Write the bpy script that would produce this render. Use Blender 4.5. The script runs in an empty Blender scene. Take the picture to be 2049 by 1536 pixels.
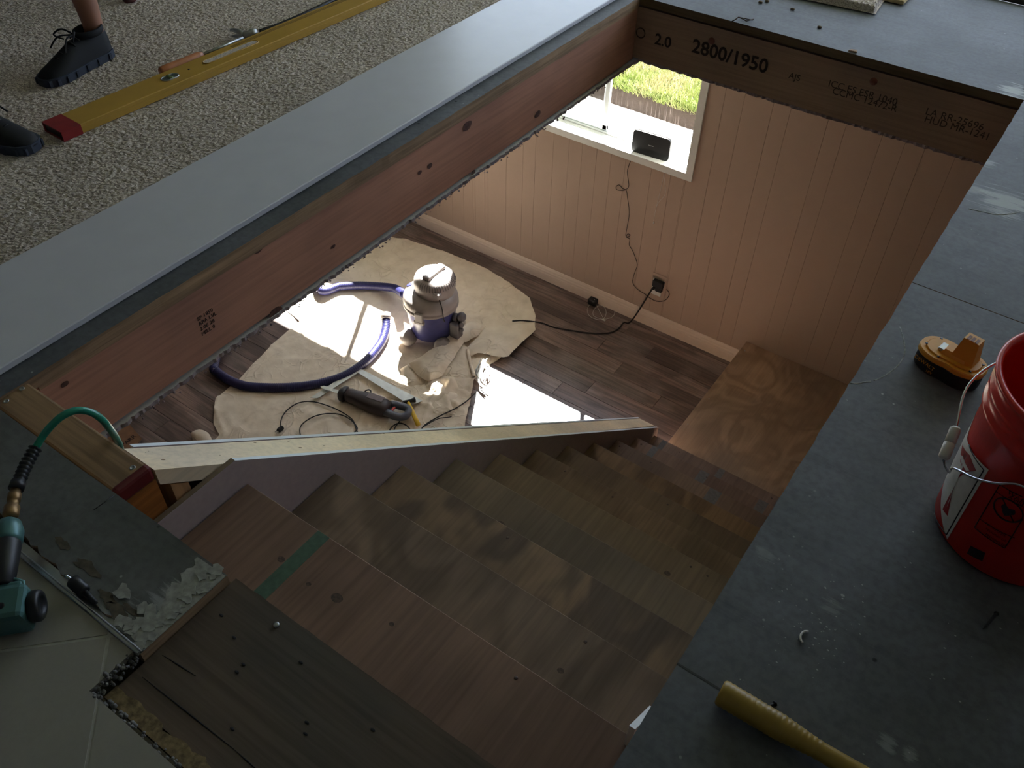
import bpy, bmesh, math, random
import numpy as np
from mathutils import Vector, Matrix, noise, geometry
sc = bpy.context.scene
C = sc.collection
# ---------------------------------------------------------------- camera, light, exposure
FPX, CX, CY, CAMH = 1752.1, 1024.5, 768.0, 1.35
RC = Matrix(((0.8171719, 0.57616583, 0.01621791), (0.41367351, -0.56665233, -0.71258639), (-0.40137802, 0.58901449, -0.7013969)))
cd = bpy.data.cameras.new('camera'); cam = bpy.data.objects.new('camera', cd); C.objects.link(cam)
cd.sensor_width = 36.0; cd.lens = FPX / 2049 * 36.0; cd.clip_start = 0.02
xr, yr, zr = RC[0], -RC[1], -RC[2]                      # camera axes in world: right, up, back
mw = Matrix((xr, yr, zr)).transposed().to_4x4(); mw.translation = Vector((0, 0, CAMH)); cam.matrix_world = mw
sc.camera = cam
sc.view_settings.view_transform = 'Standard'; sc.view_settings.look = 'None'; sc.view_settings.gamma = 1.0
sc.view_settings.use_curve_mapping = False
sc.view_settings.exposure = 2.0
sc.cycles.use_denoising = True
sc.cycles.max_bounces = 10; sc.cycles.diffuse_bounces = 6; sc.cycles.sample_clamp_indirect = 6.0
w = bpy.data.worlds.new('world'); sc.world = w; w.use_nodes = True
wb = w.node_tree.nodes['Background']; wb.inputs[0].default_value = (0.66, 0.78, 1.0, 1); wb.inputs[1].default_value = 1.1
SUN = Vector((0.571, -1.0, -1.25)).normalized()
sl = bpy.data.lights.new('sun', 'SUN'); sl.energy = 19.0; sl.color = (1.0, 0.96, 0.9); sl.angle = math.radians(0.55)
so = bpy.data.objects.new('sun', sl); C.objects.link(so); so.rotation_euler = SUN.to_track_quat('-Z', 'Y').to_euler(); so.location = (-6, 12, 12)
def portal(name, loc, sx, sz):
    l = bpy.data.lights.new(name, 'AREA'); l.shape = 'RECTANGLE'; l.size = sx; l.size_y = sz; l.cycles.is_portal = True
    o = bpy.data.objects.new(name, l); C.objects.link(o); o.location = loc; o.rotation_euler = (math.radians(-90), 0, 0)
FL = -2.71; WY = 4.475
portal('portal', (-2.54, 4.66, -1.01), 1.5, 0.88); portal('portal', (-4.36, 4.66, -1.01), 1.95, 0.88); portal('portal', (-1.15, 4.3, 1.05), 4.5, 2.0)
# ---------------------------------------------------------------- measuring helpers
def ray(u, v): return Vector(((u - CX) / FPX, (v - CY) / FPX, 1.0)) @ RC
def Zp(u, v, z): r = ray(u, v); return Vector((0, 0, CAMH)) + r * ((z - CAMH) / r.z)
def Yp(u, v, y): r = ray(u, v); return Vector((0, 0, CAMH)) + r * (y / r.y)
def Xp(u, v, x): r = ray(u, v); return Vector((0, 0, CAMH)) + r * (x / r.x)
R = random.Random(7)
# ---------------------------------------------------------------- materials
def lin(c):
    return tuple(((x / 255) / 12.92 if x / 255 <= 0.04045 else ((x / 255 + 0.055) / 1.055) ** 2.4) for x in c) + (1,)
class NT:
    def __init__(s, name):
        s.m = bpy.data.materials.new(name); s.m.use_nodes = True; s.t = s.m.node_tree; s.b = s.t.nodes['Principled BSDF']
    def n(s, typ, **kw):
        x = s.t.nodes.new(typ)
        for k, v in kw.items():
            if k.startswith('i_'): x.inputs[int(k[2:])].default_value = v
            else: setattr(x, k, v)
        return x
    def l(s, a, b): s.t.links.new(a, b)
    def coord(s, scale=(1, 1, 1), rot=(0, 0, 0), loc=(0, 0, 0)):
        c = s.n('ShaderNodeTexCoord'); m = s.n('ShaderNodeMapping'); s.l(c.outputs['Object'], m.inputs[0])
        m.inputs[1].default_value = loc; m.inputs[2].default_value = rot; m.inputs[3].default_value = scale; return m.outputs[0]
    def noise(s, vec, scale, detail=4, rough=.55, dist=0):
        x = s.n('ShaderNodeTexNoise'); s.l(vec, x.inputs['Vector']); x.inputs['Scale'].default_value = scale
        x.inputs['Detail'].default_value = detail; x.inputs['Roughness'].default_value = rough; x.inputs['Distortion'].default_value = dist; return x.outputs[0]
    def ramp(s, f, stops):
        x = s.n('ShaderNodeValToRGB'); s.l(f, x.inputs[0]); e = x.color_ramp.elements
        while len(e) < len(stops): e.new(0.5)
        for k, (p, c) in enumerate(stops): e[k].position = p; e[k].color = c if len(c) == 4 else tuple(c) + (1,)
        return x.outputs[0]
    def mix(s, f, a, b, mode='MIX'):
        x = s.n('ShaderNodeMix', data_type='RGBA', blend_type=mode)
        if isinstance(f, (int, float)): x.inputs[0].default_value = f
        else: s.l(f, x.inputs[0])
        for k, v in ((6, a), (7, b)):
            if isinstance(v, tuple): x.inputs[k].default_value = v
            else: s.l(v, x.inputs[k])
        return x.outputs[2]
    def math(s, op, a, b=None):
        x = s.n('ShaderNodeMath', operation=op)
        for k, v in ((0, a), (1, b)):
            if v is None: continue
            if isinstance(v, (int, float)): x.inputs[k].default_value = v
            else: s.l(v, x.inputs[k])
        return x.outputs[0]
    def fin(s, col=None, rough=.6, bump=None, bs=.3, bd=.002, metal=0, spec=.5):
        if col is not None:
            if isinstance(col, tuple): s.b.inputs['Base Color'].default_value = col
            else: s.l(col, s.b.inputs['Base Color'])
        if isinstance(rough, (int, float)): s.b.inputs['Roughness'].default_value = rough
        else: s.l(rough, s.b.inputs['Roughness'])
        s.b.inputs['Metallic'].default_value = metal; s.b.inputs['Specular IOR Level'].default_value = spec
        if bump is not None:
            x = s.n('ShaderNodeBump'); x.inputs['Strength'].default_value = bs; x.inputs['Distance'].default_value = bd
            s.l(bump, x.inputs['Height']); s.l(x.outputs[0], s.b.inputs['Normal'])
        return s.m
K = (0, 0, 0, 1); Wt = (1, 1, 1, 1)
def plain(name, c, rough=.5, metal=0, spec=.5, var=.12, vs=30, bump=.15):
    t = NT(name); v = t.coord(); f = t.noise(v, vs, 3); c = lin(c)
    d = tuple(x * (1 - var) for x in c[:3]) + (1,); e = tuple(min(1, x * (1 + var)) for x in c[:3]) + (1,)
    return t.fin(t.ramp(f, [(.3, d), (.7, e)]), rough, f, bump, .001, metal, spec)
def wood(name, c1, c2, axis='Y', scale=1.0, rings=22, fine=.35, rough=.65, knots=(), spec=.35, seed=0.0, rnd=False, warp=.6, third=None, contrast=(.25, .75), st_=None):
    t = NT(name); st = st_ or {'X': (.18, 1, 1), 'Y': (1, .18, 1), 'Z': (1, 1, .18)}[axis]
    fs = {'X': (3, 90, 90), 'Y': (90, 3, 90), 'Z': (90, 90, 3)}[axis]
    loc = (seed * 3.1, seed * 1.7, seed)
    if rnd:
        oi = t.n('ShaderNodeObjectInfo'); cmb = t.n('ShaderNodeVectorMath', operation='SCALE'); cmb.inputs[0].default_value = (13.7, 7.3, 5.1); t.l(oi.outputs['Random'], cmb.inputs['Scale'])
        tc = t.n('ShaderNodeTexCoord'); ad = t.n('ShaderNodeVectorMath', operation='ADD'); t.l(tc.outputs['Object'], ad.inputs[0]); t.l(cmb.outputs[0], ad.inputs[1])
        def co(scl):
            m = t.n('ShaderNodeMapping'); t.l(ad.outputs[0], m.inputs[0]); m.inputs[3].default_value = scl; return m.outputs[0]
    else:
        def co(scl): return t.coord(scl, loc=loc)
    a = t.noise(co(st), 3.2 * scale, 2, .5, warp)
    s_ = t.math('SINE', t.math('MULTIPLY', a, rings * 2.0)); s_ = t.math('MULTIPLY_ADD', s_, .5); s_.node.inputs[2].default_value = .5
    f = t.noise(co(fs), 1.0, 4, .6)
    c1, c2 = lin(c1), lin(c2)
    col = t.ramp(s_, [(contrast[0], c1), (contrast[1], c2)])
    big = t.noise(co((1, 1, 1)), 2.1, 3)
    g = t.ramp(big, [(.3, (.72, .72, .74)), (.7, (1.12, 1.1, 1.06))]); col = t.mix(1.0, col, g, 'MULTIPLY')
    if third: col = t.mix(t.ramp(t.noise(co((.7, .7, 1)), 3.3, 3), [(.5, K), (.68, (.75, .75, .75))]), col, lin(third))
    ff = t.ramp(f, [(.35, (1 - fine,) * 3), (.6, (1.05,) * 3)]); col = t.mix(1.0, col, ff, 'MULTIPLY')
    if rnd:
        hv = t.ramp(oi.outputs['Random'], [(0, (.72, .70, .70)), (.5, (1.0, .96, .93)), (1, (1.25, 1.15, 1.1))]); col = t.mix(1.0, col, hv, 'MULTIPLY')
    for (kx, ky, kr) in knots:
        c_ = t.n('ShaderNodeTexCoord'); d = t.n('ShaderNodeVectorMath', operation='DISTANCE')
        nz = t.n('ShaderNodeTexNoise'); nz.inputs['Scale'].default_value = 60
        t.l(c_.outputs['Object'], nz.inputs['Vector']); sub = t.n('ShaderNodeVectorMath', operation='MULTIPLY_ADD'); t.l(nz.outputs['Color'], sub.inputs[0]); sub.inputs[1].default_value = (kr * .6,) * 3; t.l(c_.outputs['Object'], sub.inputs[2])
        mp = t.n('ShaderNodeVectorMath', operation='MULTIPLY'); t.l(sub.outputs[0], mp.inputs[0]); mp.inputs[1].default_value = (1.25, .85, 0)
        t.l(mp.outputs[0], d.inputs[0]); d.inputs[1].default_value = ((kx + kr * .3) * 1.25, (ky + kr * .3) * .85, 0)
        q = t.math('DIVIDE', d.outputs['Value'], kr)
        col = t.mix(t.ramp(q, [(0, (.75,) * 3), (.45, (.9,) * 3), (.62, (.45,) * 3), (1, K)]), col, lin((34, 26, 22)))
    hgt = t.mix(.5, s_, f)
    return t.fin(col, rough, hgt, .25, .001, 0, spec)
def grime(name, base, dark, light, rough=.55, spec=.5, seed=0, streak=(1, 1, 1), speck=.75, paint=None, peel=None):
    t = NT(name); v = t.coord(loc=(seed, seed * .7, 0)); vs = t.coord(streak, loc=(seed, 1, 0))
    a = t.noise(v, 2.3, 6, .62); b = t.noise(vs, 14, 6, .7); c = t.noise(v, 70, 3, .6)
    col = t.ramp(a, [(.3, lin(dark)), (.52, lin(base)), (.75, lin(light))])
    col = t.mix(1.0, col, t.ramp(b, [(.25, (.70,) * 3), (.42, (.96,) * 3), (.7, (1.12,) * 3)]), 'MULTIPLY')
    col = t.mix(1.0, col, t.ramp(c, [(.35, (.85,) * 3), (.6, (1.08,) * 3)]), 'MULTIPLY')
    vo = t.n('ShaderNodeTexVoronoi'); t.l(v, vo.inputs['Vector']); vo.inputs['Scale'].default_value = 26
    big = t.noise(v, 3.1, 2)
    sp = t.math('MULTIPLY', t.ramp(vo.outputs['Distance'], [(.0, Wt), (.05, (.9,) * 3), (.085, K)]), t.ramp(big, [(.5, K), (.6, Wt)]))
    col = t.mix(sp, col, lin((150, 152, 150)))
    vo2 = t.n('ShaderNodeTexVoronoi'); t.l(v, vo2.inputs['Vector']); vo2.inputs['Scale'].default_value = 9
    col = t.mix(t.ramp(vo2.outputs['Distance'], [(0, Wt), (.03, (.8,) * 3), (.05, K)]), col, lin((20, 20, 20)))
    if paint:   # real paint smear at a place: (x, y, r, amount)
        for (px, py, pr, am) in paint:
            c_ = t.n('ShaderNodeNewGeometry'); d = t.n('ShaderNodeVectorMath', operation='DISTANCE'); t.l(c_.outputs['Position'], d.inputs[0]); d.inputs[1].default_value = (px, py, 0)
            q = t.math('DIVIDE', d.outputs['Value'], pr); ns = t.noise(vs, 24, 6, .75, 1.5)
            q = t.math('ADD', q, t.math('MULTIPLY', t.math('SUBTRACT', ns, .5), 2.6))
            col = t.mix(t.ramp(q, [(.25, (am,) * 3), (.6, K)]), col, lin((196, 200, 198)))
    return t.fin(col, rough, t.mix(.4, b, c), .35, .0015, 0, spec)

M = {}
M['subfloor'] = grime('grey_painted_plywood', (92, 94, 99), (76, 78, 80), (108, 110, 118), .6, .3, 1, (.14, 1.7, 1), paint=[(*Zp(2010, 405, 0).xy, .13, .5), (*Zp(1950, 380, 0).xy, .06, .3), (*Zp(1530, 1110, 0).xy, .035, .14), (*Zp(1665, 1215, 0).xy, .035, .14), (*Zp(1775, 1490, 0).xy, .025, .25), (*Zp(1820, 1510, 0).xy, .02, .25), (*Zp(2030, 183, 0).xy, .08, .6), (*Zp(1975, 325, 0).xy, .05, .35)])
M['subfloor_near'] = grime('grey_painted_plywood_peeling', (98, 99, 98), (72, 74, 72), (122, 124, 120), .45, .5, 3, (.14, 1.7, 1), paint=[(-.93, .35, .08, .35), (-1.0, .27, .06, .3)])
M['substrate'] = grime('mortar_dust', (84, 76, 58), (48, 42, 34), (120, 112, 96), .9, .2, 5)
M['darkboard'] = wood('dark_weathered_plywood', (112, 96, 84), (100, 88, 78), 'X', 1.4, 3, .22, .8, seed=2, spec=.15, knots=[(-.74, .24, .012)], third=(82, 82, 78))
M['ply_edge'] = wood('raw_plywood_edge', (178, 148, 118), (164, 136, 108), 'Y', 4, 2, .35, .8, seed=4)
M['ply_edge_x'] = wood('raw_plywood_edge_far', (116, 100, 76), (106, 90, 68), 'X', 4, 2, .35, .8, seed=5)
M['lvl'] = wood('reddish_laminated_beam', (186, 138, 118), (176, 128, 108), 'Y', .8, 4, .12, .55, seed=6, knots=[(0, 2.22, .03), (0, 1.02, .02), (0, 2.62, .02), (0, 1.62, .012)], spec=.3)
M['lvl_far'] = wood('brown_laminated_beam', (160, 136, 118), (150, 128, 110), 'X', .8, 4, .15, .6, seed=7, spec=.3)
M['pine'] = wood('pale_pine', (242, 224, 198), (236, 214, 182), 'Y', .9, 4, .1, .5, seed=8, knots=[(-1.27, .72, .008), (-1.25, 1.6, .012), (-1.28, 2.1, .009), (-1.26, 1.15, .010)])
M['pine_stud'] = wood('pine_stud', (206, 158, 112), (180, 132, 90), 'Z', 1, 5, .2, .6, seed=9)
M['header_top'] = wood('weathered_header_wood', (150, 120, 90), (122, 98, 74), 'X', 1.2, 6, .35, .7, seed=10, knots=[(-1.68, .49, .012), (-1.28, .49, .010)])
M['header_end'] = wood('orange_end_grain', (196, 128, 62), (168, 104, 48), 'Y', 1.5, 6, .3, .6, seed=11)
M['redpaint'] = plain('dark_red_paint', (98, 24, 26), .5)
M['drywall'] = plain('unpainted_drywall', (176, 160, 160), .85, spec=.2, var=.05, vs=60)
M['drywall_edge'] = plain('white_gypsum_core', (226, 232, 238), .8, spec=.2, var=.05)
M['drywall_back'] = plain('brown_drywall_paper', (124, 106, 88), .9, spec=.2)
M['ragged'] = plain('ragged_gypsum_edge', (150, 138, 142), .95, var=.25, vs=90)
M['wallboard'] = plain('tan_painted_panelling', (188, 166, 148), .62, spec=.3, var=.025, vs=9)
M['rough'] = plain('darkened_unseen_walls', (96, 80, 68), .9)  # unseen basement walls, coloured dark to cut bounce light on the panelling
M['groove'] = plain('panel_groove', (160, 138, 122), .8)
M['trim'] = plain('cream_painted_trim', (232, 214, 196), .4, spec=.5, var=.03)
M['white'] = plain('white_painted_trim', (232, 234, 228), .4, var=.02)
M['vinyl'] = plain('white_vinyl', (228, 232, 230), .35, var=.02)
M['whiteboard'] = plain('white_primed_board', (206, 206, 214), .32, spec=.7, var=.03, vs=12, bump=.05)
M['plank'] = wood('brown_grey_laminate', (142, 122, 116), (108, 92, 88), 'X', 2.2, 9, .45, .34, rnd=True, spec=.9, third=(156, 144, 140))
M['plaster'] = plain('pale_room_paint', (150, 148, 152), .8, var=.03)
M['ceil'] = plain('white_ceiling_paint', (200, 196, 190), .9, var=.03)
M['black'] = plain('black_plastic', (26, 27, 30), .45)
M['blackrub'] = plain('black_rubber', (22, 22, 24), .6)
M['cable'] = plain('black_cable', (24, 22, 22), .5)
M['whitecable'] = plain('white_cable', (225, 225, 220), .5)
M['chrome'] = plain('polished_steel', (200, 205, 210), .25, 1.0)
M['steel'] = plain('dull_steel', (170, 172, 172), .38, .9)
M['alu'] = plain('aluminium_trim', (180, 184, 186), .28, 1.0)
M['brass'] = plain('worn_brass', (140, 112, 78), .45, .8)
M['teal'] = plain('teal_enamel', (78, 118, 118), .38, .3)
M['tealhose'] = plain('green_hose_rubber', (30, 140, 118), .3, spec=.7)
def sheet(name, base, dark, rough=.55):   # tile, concrete
    t = NT(name); v = t.coord(); a = t.noise(v, 5, 5); b = t.noise(v, 120, 3)
    return t.fin(t.mix(.4, t.ramp(a, [(.3, lin(dark)), (.7, lin(base))]), t.ramp(b, [(.3, lin(dark)), (.7, lin(base))])), rough, a, .1, .001)
M['tile'] = sheet('beige_grey_ceramic', (152, 148, 140), (142, 138, 130), .3)
M['grout'] = sheet('grout', (186, 184, 176), (150, 148, 142), .9)
M['concrete'] = sheet('pale_concrete', (214, 210, 202), (176, 172, 166), .9)
M['soil'] = sheet('dark_soil', (78, 68, 62), (54, 46, 42), 1.0)
M['grassbase'] = sheet('turf', (96, 110, 56), (66, 78, 38), 1.0)
# ---------------------------------------------------------------- mesh helpers
class MB:
    def __init__(s): s.v = []; s.f = []; s.sm = []; s.mi = []
    def add(s, vs, fs, smooth=False, mi=0):
        o = len(s.v); s.v += [tuple(x) for x in vs]; s.f += [tuple(i + o for i in q) for q in fs]; s.sm += [smooth] * len(fs); s.mi += [mi] * len(fs); return s
    def box(s, a, b, mi=0):
        x0, y0, z0 = a; x1, y1, z1 = b
        v = [(x0, y0, z0), (x1, y0, z0), (x1, y1, z0), (x0, y1, z0), (x0, y0, z1), (x1, y0, z1), (x1, y1, z1), (x0, y1, z1)]
        return s.add(v, [(3, 2, 1, 0), (4, 5, 6, 7), (0, 1, 5, 4), (1, 2, 6, 5), (2, 3, 7, 6), (3, 0, 4, 7)], False, mi)
    def cbox(s, a, b, c=.003, mi=0, M_=None, smooth=False):
        x0, y0, z0 = a; x1, y1, z1 = b; c = min(c, (x1 - x0) * .45, (y1 - y0) * .45, (z1 - z0) * .45)
        bm = bmesh.new(); bmesh.ops.create_cube(bm, size=1)
        for v in bm.verts: v.co = Vector(((x0 + x1) / 2 + v.co.x * (x1 - x0), (y0 + y1) / 2 + v.co.y * (y1 - y0), (z0 + z1) / 2 + v.co.z * (z1 - z0)))
        bmesh.ops.bevel(bm, geom=bm.edges[:], offset=c, segments=2 if c > .004 else 1, affect='EDGES', profile=.5)
        vs = [(M_ @ v.co if M_ else v.co.copy()) for v in bm.verts]; bm.verts.index_update(); fs = [[v.index for v in f.verts] for f in bm.faces]; bm.free()
        return s.add(vs, fs, smooth, mi)
    def prism(s, poly, d, mi=0, mi_side=None):   # poly: list of 3-D points (planar), d: extrusion vector
        d = Vector(d); p = [Vector(x) for x in poly]; n = len(p)
        nrm = Vector((0, 0, 0))
        for i in range(n): nrm += p[i].cross(p[(i + 1) % n])
        if nrm.dot(d) > 0: p = p[::-1]
        tri = geometry.tessellate_polygon([p])
        vs = p + [x + d for x in p]
        cap = [tuple(t) for t in tri]
        # consistent orientation of caps
        a, b, c_ = cap[0]; nn = (p[b] - p[a]).cross(p[c_] - p[a])
        flip = nn.dot(d) > 0
        c0 = [(t[::-1] if flip else t) for t in cap]; c1 = [tuple(i + n for i in t[::-1]) for t in c0]
        s.add(vs, c0 + c1, False, mi)
        s.add(vs, [(i, i + n, (i + 1) % n + n, (i + 1) % n) for i in range(n)], False, mi if mi_side is None else mi_side); return s
    def tube(s, pts, r, n=8, closed=False, mi=0, caps=True, flat=1.0):
        pts = [Vector(p) for p in pts]; m = len(pts); rr = r if isinstance(r, (list, tuple)) else [r] * m
        up = None; rings = []
        for i, p in enumerate(pts):
            a = pts[(i - 1) % m] if (closed or i > 0) else p; b = pts[(i + 1) % m] if (closed or i < m - 1) else p
            t = (b - a); t = t.normalized() if t.length > 1e-9 else Vector((0, 0, 1))
            if up is None: up = t.orthogonal().normalized() if abs(t.z) > .9 else (Vector((0, 0, 1)) - t * t.z).normalized()
            else:
                up = up - t * up.dot(t); up = up.normalized() if up.length > 1e-6 else t.orthogonal().normalized()
            sd = t.cross(up)
            rings.append([p + (sd * math.cos(2 * math.pi * k / n) + up * math.sin(2 * math.pi * k / n) * flat) * rr[i] for k in range(n)])
        vs = [v for q in rings for v in q]; fs = []
        for i in range(m if closed else m - 1):
            j = (i + 1) % m
            for k in range(n): fs.append((i * n + k, i * n + (k + 1) % n, j * n + (k + 1) % n, j * n + k))
        if caps and not closed: fs.append(tuple(range(n))[::-1]); fs.append(tuple((m - 1) * n + k for k in range(n)))
        return s.add(vs, fs, True, mi)
    def lathe(s, prof, o=(0, 0, 0), axis=(0, 0, 1), n=24, mi=0, sx=1, sy=1, rot=0, smooth=True):
        ax = Vector(axis).normalized(); q = Vector((0, 0, 1)).rotation_difference(ax); o = Vector(o); vs = []; m = len(prof)
        for (r, z) in prof:
            for k in range(n):
                a = 2 * math.pi * k / n; p = Vector((r * math.cos(a) * sx, r * math.sin(a) * sy, z)); p.rotate(Matrix.Rotation(rot, 3, 'Z')); vs.append(o + q @ p)
        fs = []
        for i in range(m - 1):
            for k in range(n): fs.append((i * n + k, i * n + (k + 1) % n, (i + 1) * n + (k + 1) % n, (i + 1) * n + k))
        if prof[0][0] > 1e-6: fs.append(tuple(range(n))[::-1])
        if prof[-1][0] > 1e-6: fs.append(tuple((m - 1) * n + k for k in range(n)))
        return s.add(vs, fs, smooth, mi)
    def ball(s, c, r, n=12, mi=0, sx=1, sy=1, sz=1, rot=None):
        m = n // 2 + 1; c = Vector(c); vs = []; fs = []
        for i in range(m):
            th = math.pi * i / (m - 1)
            for k in range(n):
                a = 2 * math.pi * k / n; p = Vector((r * sx * math.sin(th) * math.cos(a), r * sy * math.sin(th) * math.sin(a), r * sz * math.cos(th)))
                if rot: p.rotate(rot)
                vs.append(c + p)
        for i in range(m - 1):
            for k in range(n): fs.append((i * n + k, (i + 1) * n + k, (i + 1) * n + (k + 1) % n, i * n + (k + 1) % n))
        return s.add(vs, fs, True, mi)
    def build(s, name, mats, parent=None, loc=None, rz=0, **props):
        me = bpy.data.meshes.new(name); off = Vector(loc) if loc is not None else Vector((0, 0, 0))
        me.from_pydata(s.v, [], s.f)
        if not isinstance(mats, (list, tuple)): mats = [mats]
        for m in mats: me.materials.append(M[m] if isinstance(m, str) else m)
        me.polygons.foreach_set('use_smooth', s.sm); me.polygons.foreach_set('material_index', s.mi); me.update()
        o = bpy.data.objects.new(name, me); C.objects.link(o); o.location = off; o.rotation_euler = (0, 0, rz)
        if parent: o.parent = parent
        for k, v in props.items(): o[k] = v
        return o
def ctr(b):      # shift a builder so that its base centre is its origin; returns that point
    v = np.array(b.v); c = Vector(((v[:, 0].min() + v[:, 0].max()) / 2, (v[:, 1].min() + v[:, 1].max()) / 2, v[:, 2].min()))
    b.v = [tuple(Vector(x) - c) for x in b.v]; return c
def thing(name, label, cat, loc=(0, 0, 0), rz=0, group=None, kind=None):
    o = bpy.data.objects.new(name, None); C.objects.link(o); o.location = loc; o.rotation_euler = (0, 0, rz); o.empty_display_size = .05
    if label: o['label'] = label
    if cat: o['category'] = cat
    if group: o['group'] = group
    if kind: o['kind'] = kind
    return o
def solo(b, name, mats, label, cat, group=None, kind=None):
    c = ctr(b); o = b.build(name, mats, None, c)
    if label: o['label'] = label
    if cat: o['category'] = cat
    if group: o['group'] = group
    if kind: o['kind'] = kind
    return o
def part(b, name, mats, parent, label=None):    # b in world coordinates, parent unrotated
    pl = parent.location.copy(); q = parent
    while q.parent: q = q.parent; pl += q.location
    c = ctr(b); o = b.build(name, mats, parent, c - pl)
    if label: o['label'] = label
    return o
def smooth_path(pts, sub=6):
    pts = [Vector(p) for p in pts]; out = []
    for i in range(len(pts) - 1):
        p0 = pts[max(0, i - 1)]; p1 = pts[i]; p2 = pts[i + 1]; p3 = pts[min(len(pts) - 1, i + 2)]
        for k in range(sub):
            t = k / sub
            out.append(.5 * ((2 * p1) + (-p0 + p2) * t + (2 * p0 - 5 * p1 + 4 * p2 - p3) * t * t + (-p0 + 3 * p1 - 3 * p2 + p3) * t ** 3))
    return out + [pts[-1]]
def text_mesh(txt, size, Mx, mat, name, parent, extrude=.0003, bold=False):
    cu = bpy.data.curves.new(name, 'FONT'); cu.body = txt; cu.size = size; cu.extrude = extrude; cu.resolution_u = 3
    if bold: cu.offset = size * .02
    o = bpy.data.objects.new(name, cu); C.objects.link(o); dg = bpy.context.evaluated_depsgraph_get()
    me = bpy.data.meshes.new_from_object(o.evaluated_get(dg)); bpy.data.objects.remove(o)
    me.transform(Mx); b = MB(); b.add([v.co.copy() for v in me.vertices], [tuple(p.vertices) for p in me.polygons]); bpy.data.meshes.remove(me)
    return part(b, name, mat, parent)
def frame(o, x, y):   # matrix with origin o, x axis, y axis
    x = Vector(x).normalized(); y = Vector(y); y = (y - x * y.dot(x)).normalized(); z = x.cross(y)
    m = Matrix((x, y, z)).transposed().to_4x4(); m.translation = Vector(o); return m
# ================================================================ UPPER FLOOR
OX0, OX1, OY0, OY1 = -1.633, -.168, .435, 3.25
T = .032
fl = thing('floor', None, None, (0, 0, 0), kind='structure')
def ragged(a, b, step, amp, seed):   # points from a to b with torn edge
    a = Vector(a); b = Vector(b); n = max(2, int((b - a).length / step)); nn = (b - a).normalized().cross(Vector((0, 0, 1))); out = []
    for i in range(n):
        p = a.lerp(b, i / n); out.append(p + nn * amp * noise.noise(Vector((i * .37, seed, 0)) * 1.9))
    return out
def plysheet(x0, y0, x1, y1, mat='subfloor', edge='ply_edge', rag=()):
    sides = [((x0, y0, -T), (x1, y0, -T)), ((x1, y0, -T), (x1, y1, -T)), ((x1, y1, -T), (x0, y1, -T)), ((x0, y1, -T), (x0, y0, -T))]
    pts = []
    for i, (a, b) in enumerate(sides): pts += ragged(a, b, .03, .0025 if i in rag else 0, x0 + y1 + i) if i in rag else [Vector(a)]
    b = MB(); b.prism(pts, (0, 0, T), 0, 1); part(b, 'plywood_sheet', [mat, edge], fl)
plysheet(OX1, -1.2, 1.8, .752, rag=(3,)); plysheet(OX1, .7555, 1.8, 2.026, rag=(3,)); plysheet(OX1, 2.029, 1.8, OY1 - .003, rag=(3,))
plysheet(-4.2, OY1, 1.8, 4.11, edge='ply_edge_x', rag=(0,))
plysheet(-3.0, -1.2, OX0, OY1 - .003, rag=(1,))
b = MB(); pts = [Vector((OX0 + .001, OY0, -T)), Vector((-1.7, OY0, -T))][:1]
top = [(OX0 + .002, OY0), (-1.33, OY0 - .001), (-1.1, OY0 + .002), (-.903, OY0)]
bot = ragged((-.903, .252, 0), (OX0 + .002, .30, 0), .012, .012, 3.3)
b.prism([Vector((x, y, -T)) for x, y in top] + [Vector((p.x, p.y, -T)) for p in bot], (0, 0, T), 0, 1)
part(b, 'plywood_sheet', ['subfloor_near', 'ply_edge'], fl)
# torn vinyl paper flakes on that sheet
M['torn'] = plain('torn_vinyl_backing', (142, 142, 136), .35, spec=.8, var=.35, vs=60, bump=.6)
lp = [Vector((-.9036, .254, .0001)), Vector((-.9036, .432, .0001))]
for i in range(26): t_ = i / 25; lp.append(Vector((-.93 - .045 * (1 - t_) - .022 * noise.noise(Vector((i * .6, 4, 0))) - .035 * max(0, noise.noise(Vector((i * .23, 9, 0)))), .43 - .172 * t_, .0001)))
b = MB(); b.prism(lp, (0, 0, .0009)); part(b, 'torn_lining', 'torn', fl)
for k in range(26):
    t_ = R.random() ** .6
    if k < 16: cx_, cy_ = -.905 - R.uniform(.004, .035), .255 + .175 * k / 15
    else: cx_, cy_ = -.93 - R.uniform(0, .10), .262 + R.uniform(0, .05)
    b = MB(); n = 13; r = R.uniform(.008, .017)
    cs = [Vector((min(-.9035, cx_ + math.cos(a) * r * R.uniform(.5, 1.3)), cy_ + math.sin(a) * r * R.uniform(.4, 1.1), .0002)) for a in [2 * math.pi * i / n for i in range(n)]]
    b.prism([c + Vector((0, 0, .0009)) for c in cs], (0, 0, .0006 + .0012 * R.random()), 0); part(b, 'torn_lining', 'torn', fl)
M['tear'] = plain('bare_brown_paper', (84, 76, 62), .9, var=.4, vs=70)
for (tx, ty, tr) in ((-1.0, .275, .02), (-1.04, .283, .014), (-.985, .29, .012), (-.93, .33, .014), (-.945, .345, .008), (-1.12, .30, .02), (-1.2, .305, .016), (-.918, .40, .008)):
    b = MB(); n = 15; cs = [Vector((tx + math.cos(a) * tr * 1.8 * R.uniform(.5, 1.2), ty + math.sin(a) * tr * .6 * R.uniform(.5, 1.2), .0001)) for a in [2 * math.pi * i / n for i in range(n)]]
    b.prism(cs, (0, 0, .0005), 0); part(b, 'bare_patch', 'tear', fl)
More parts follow.
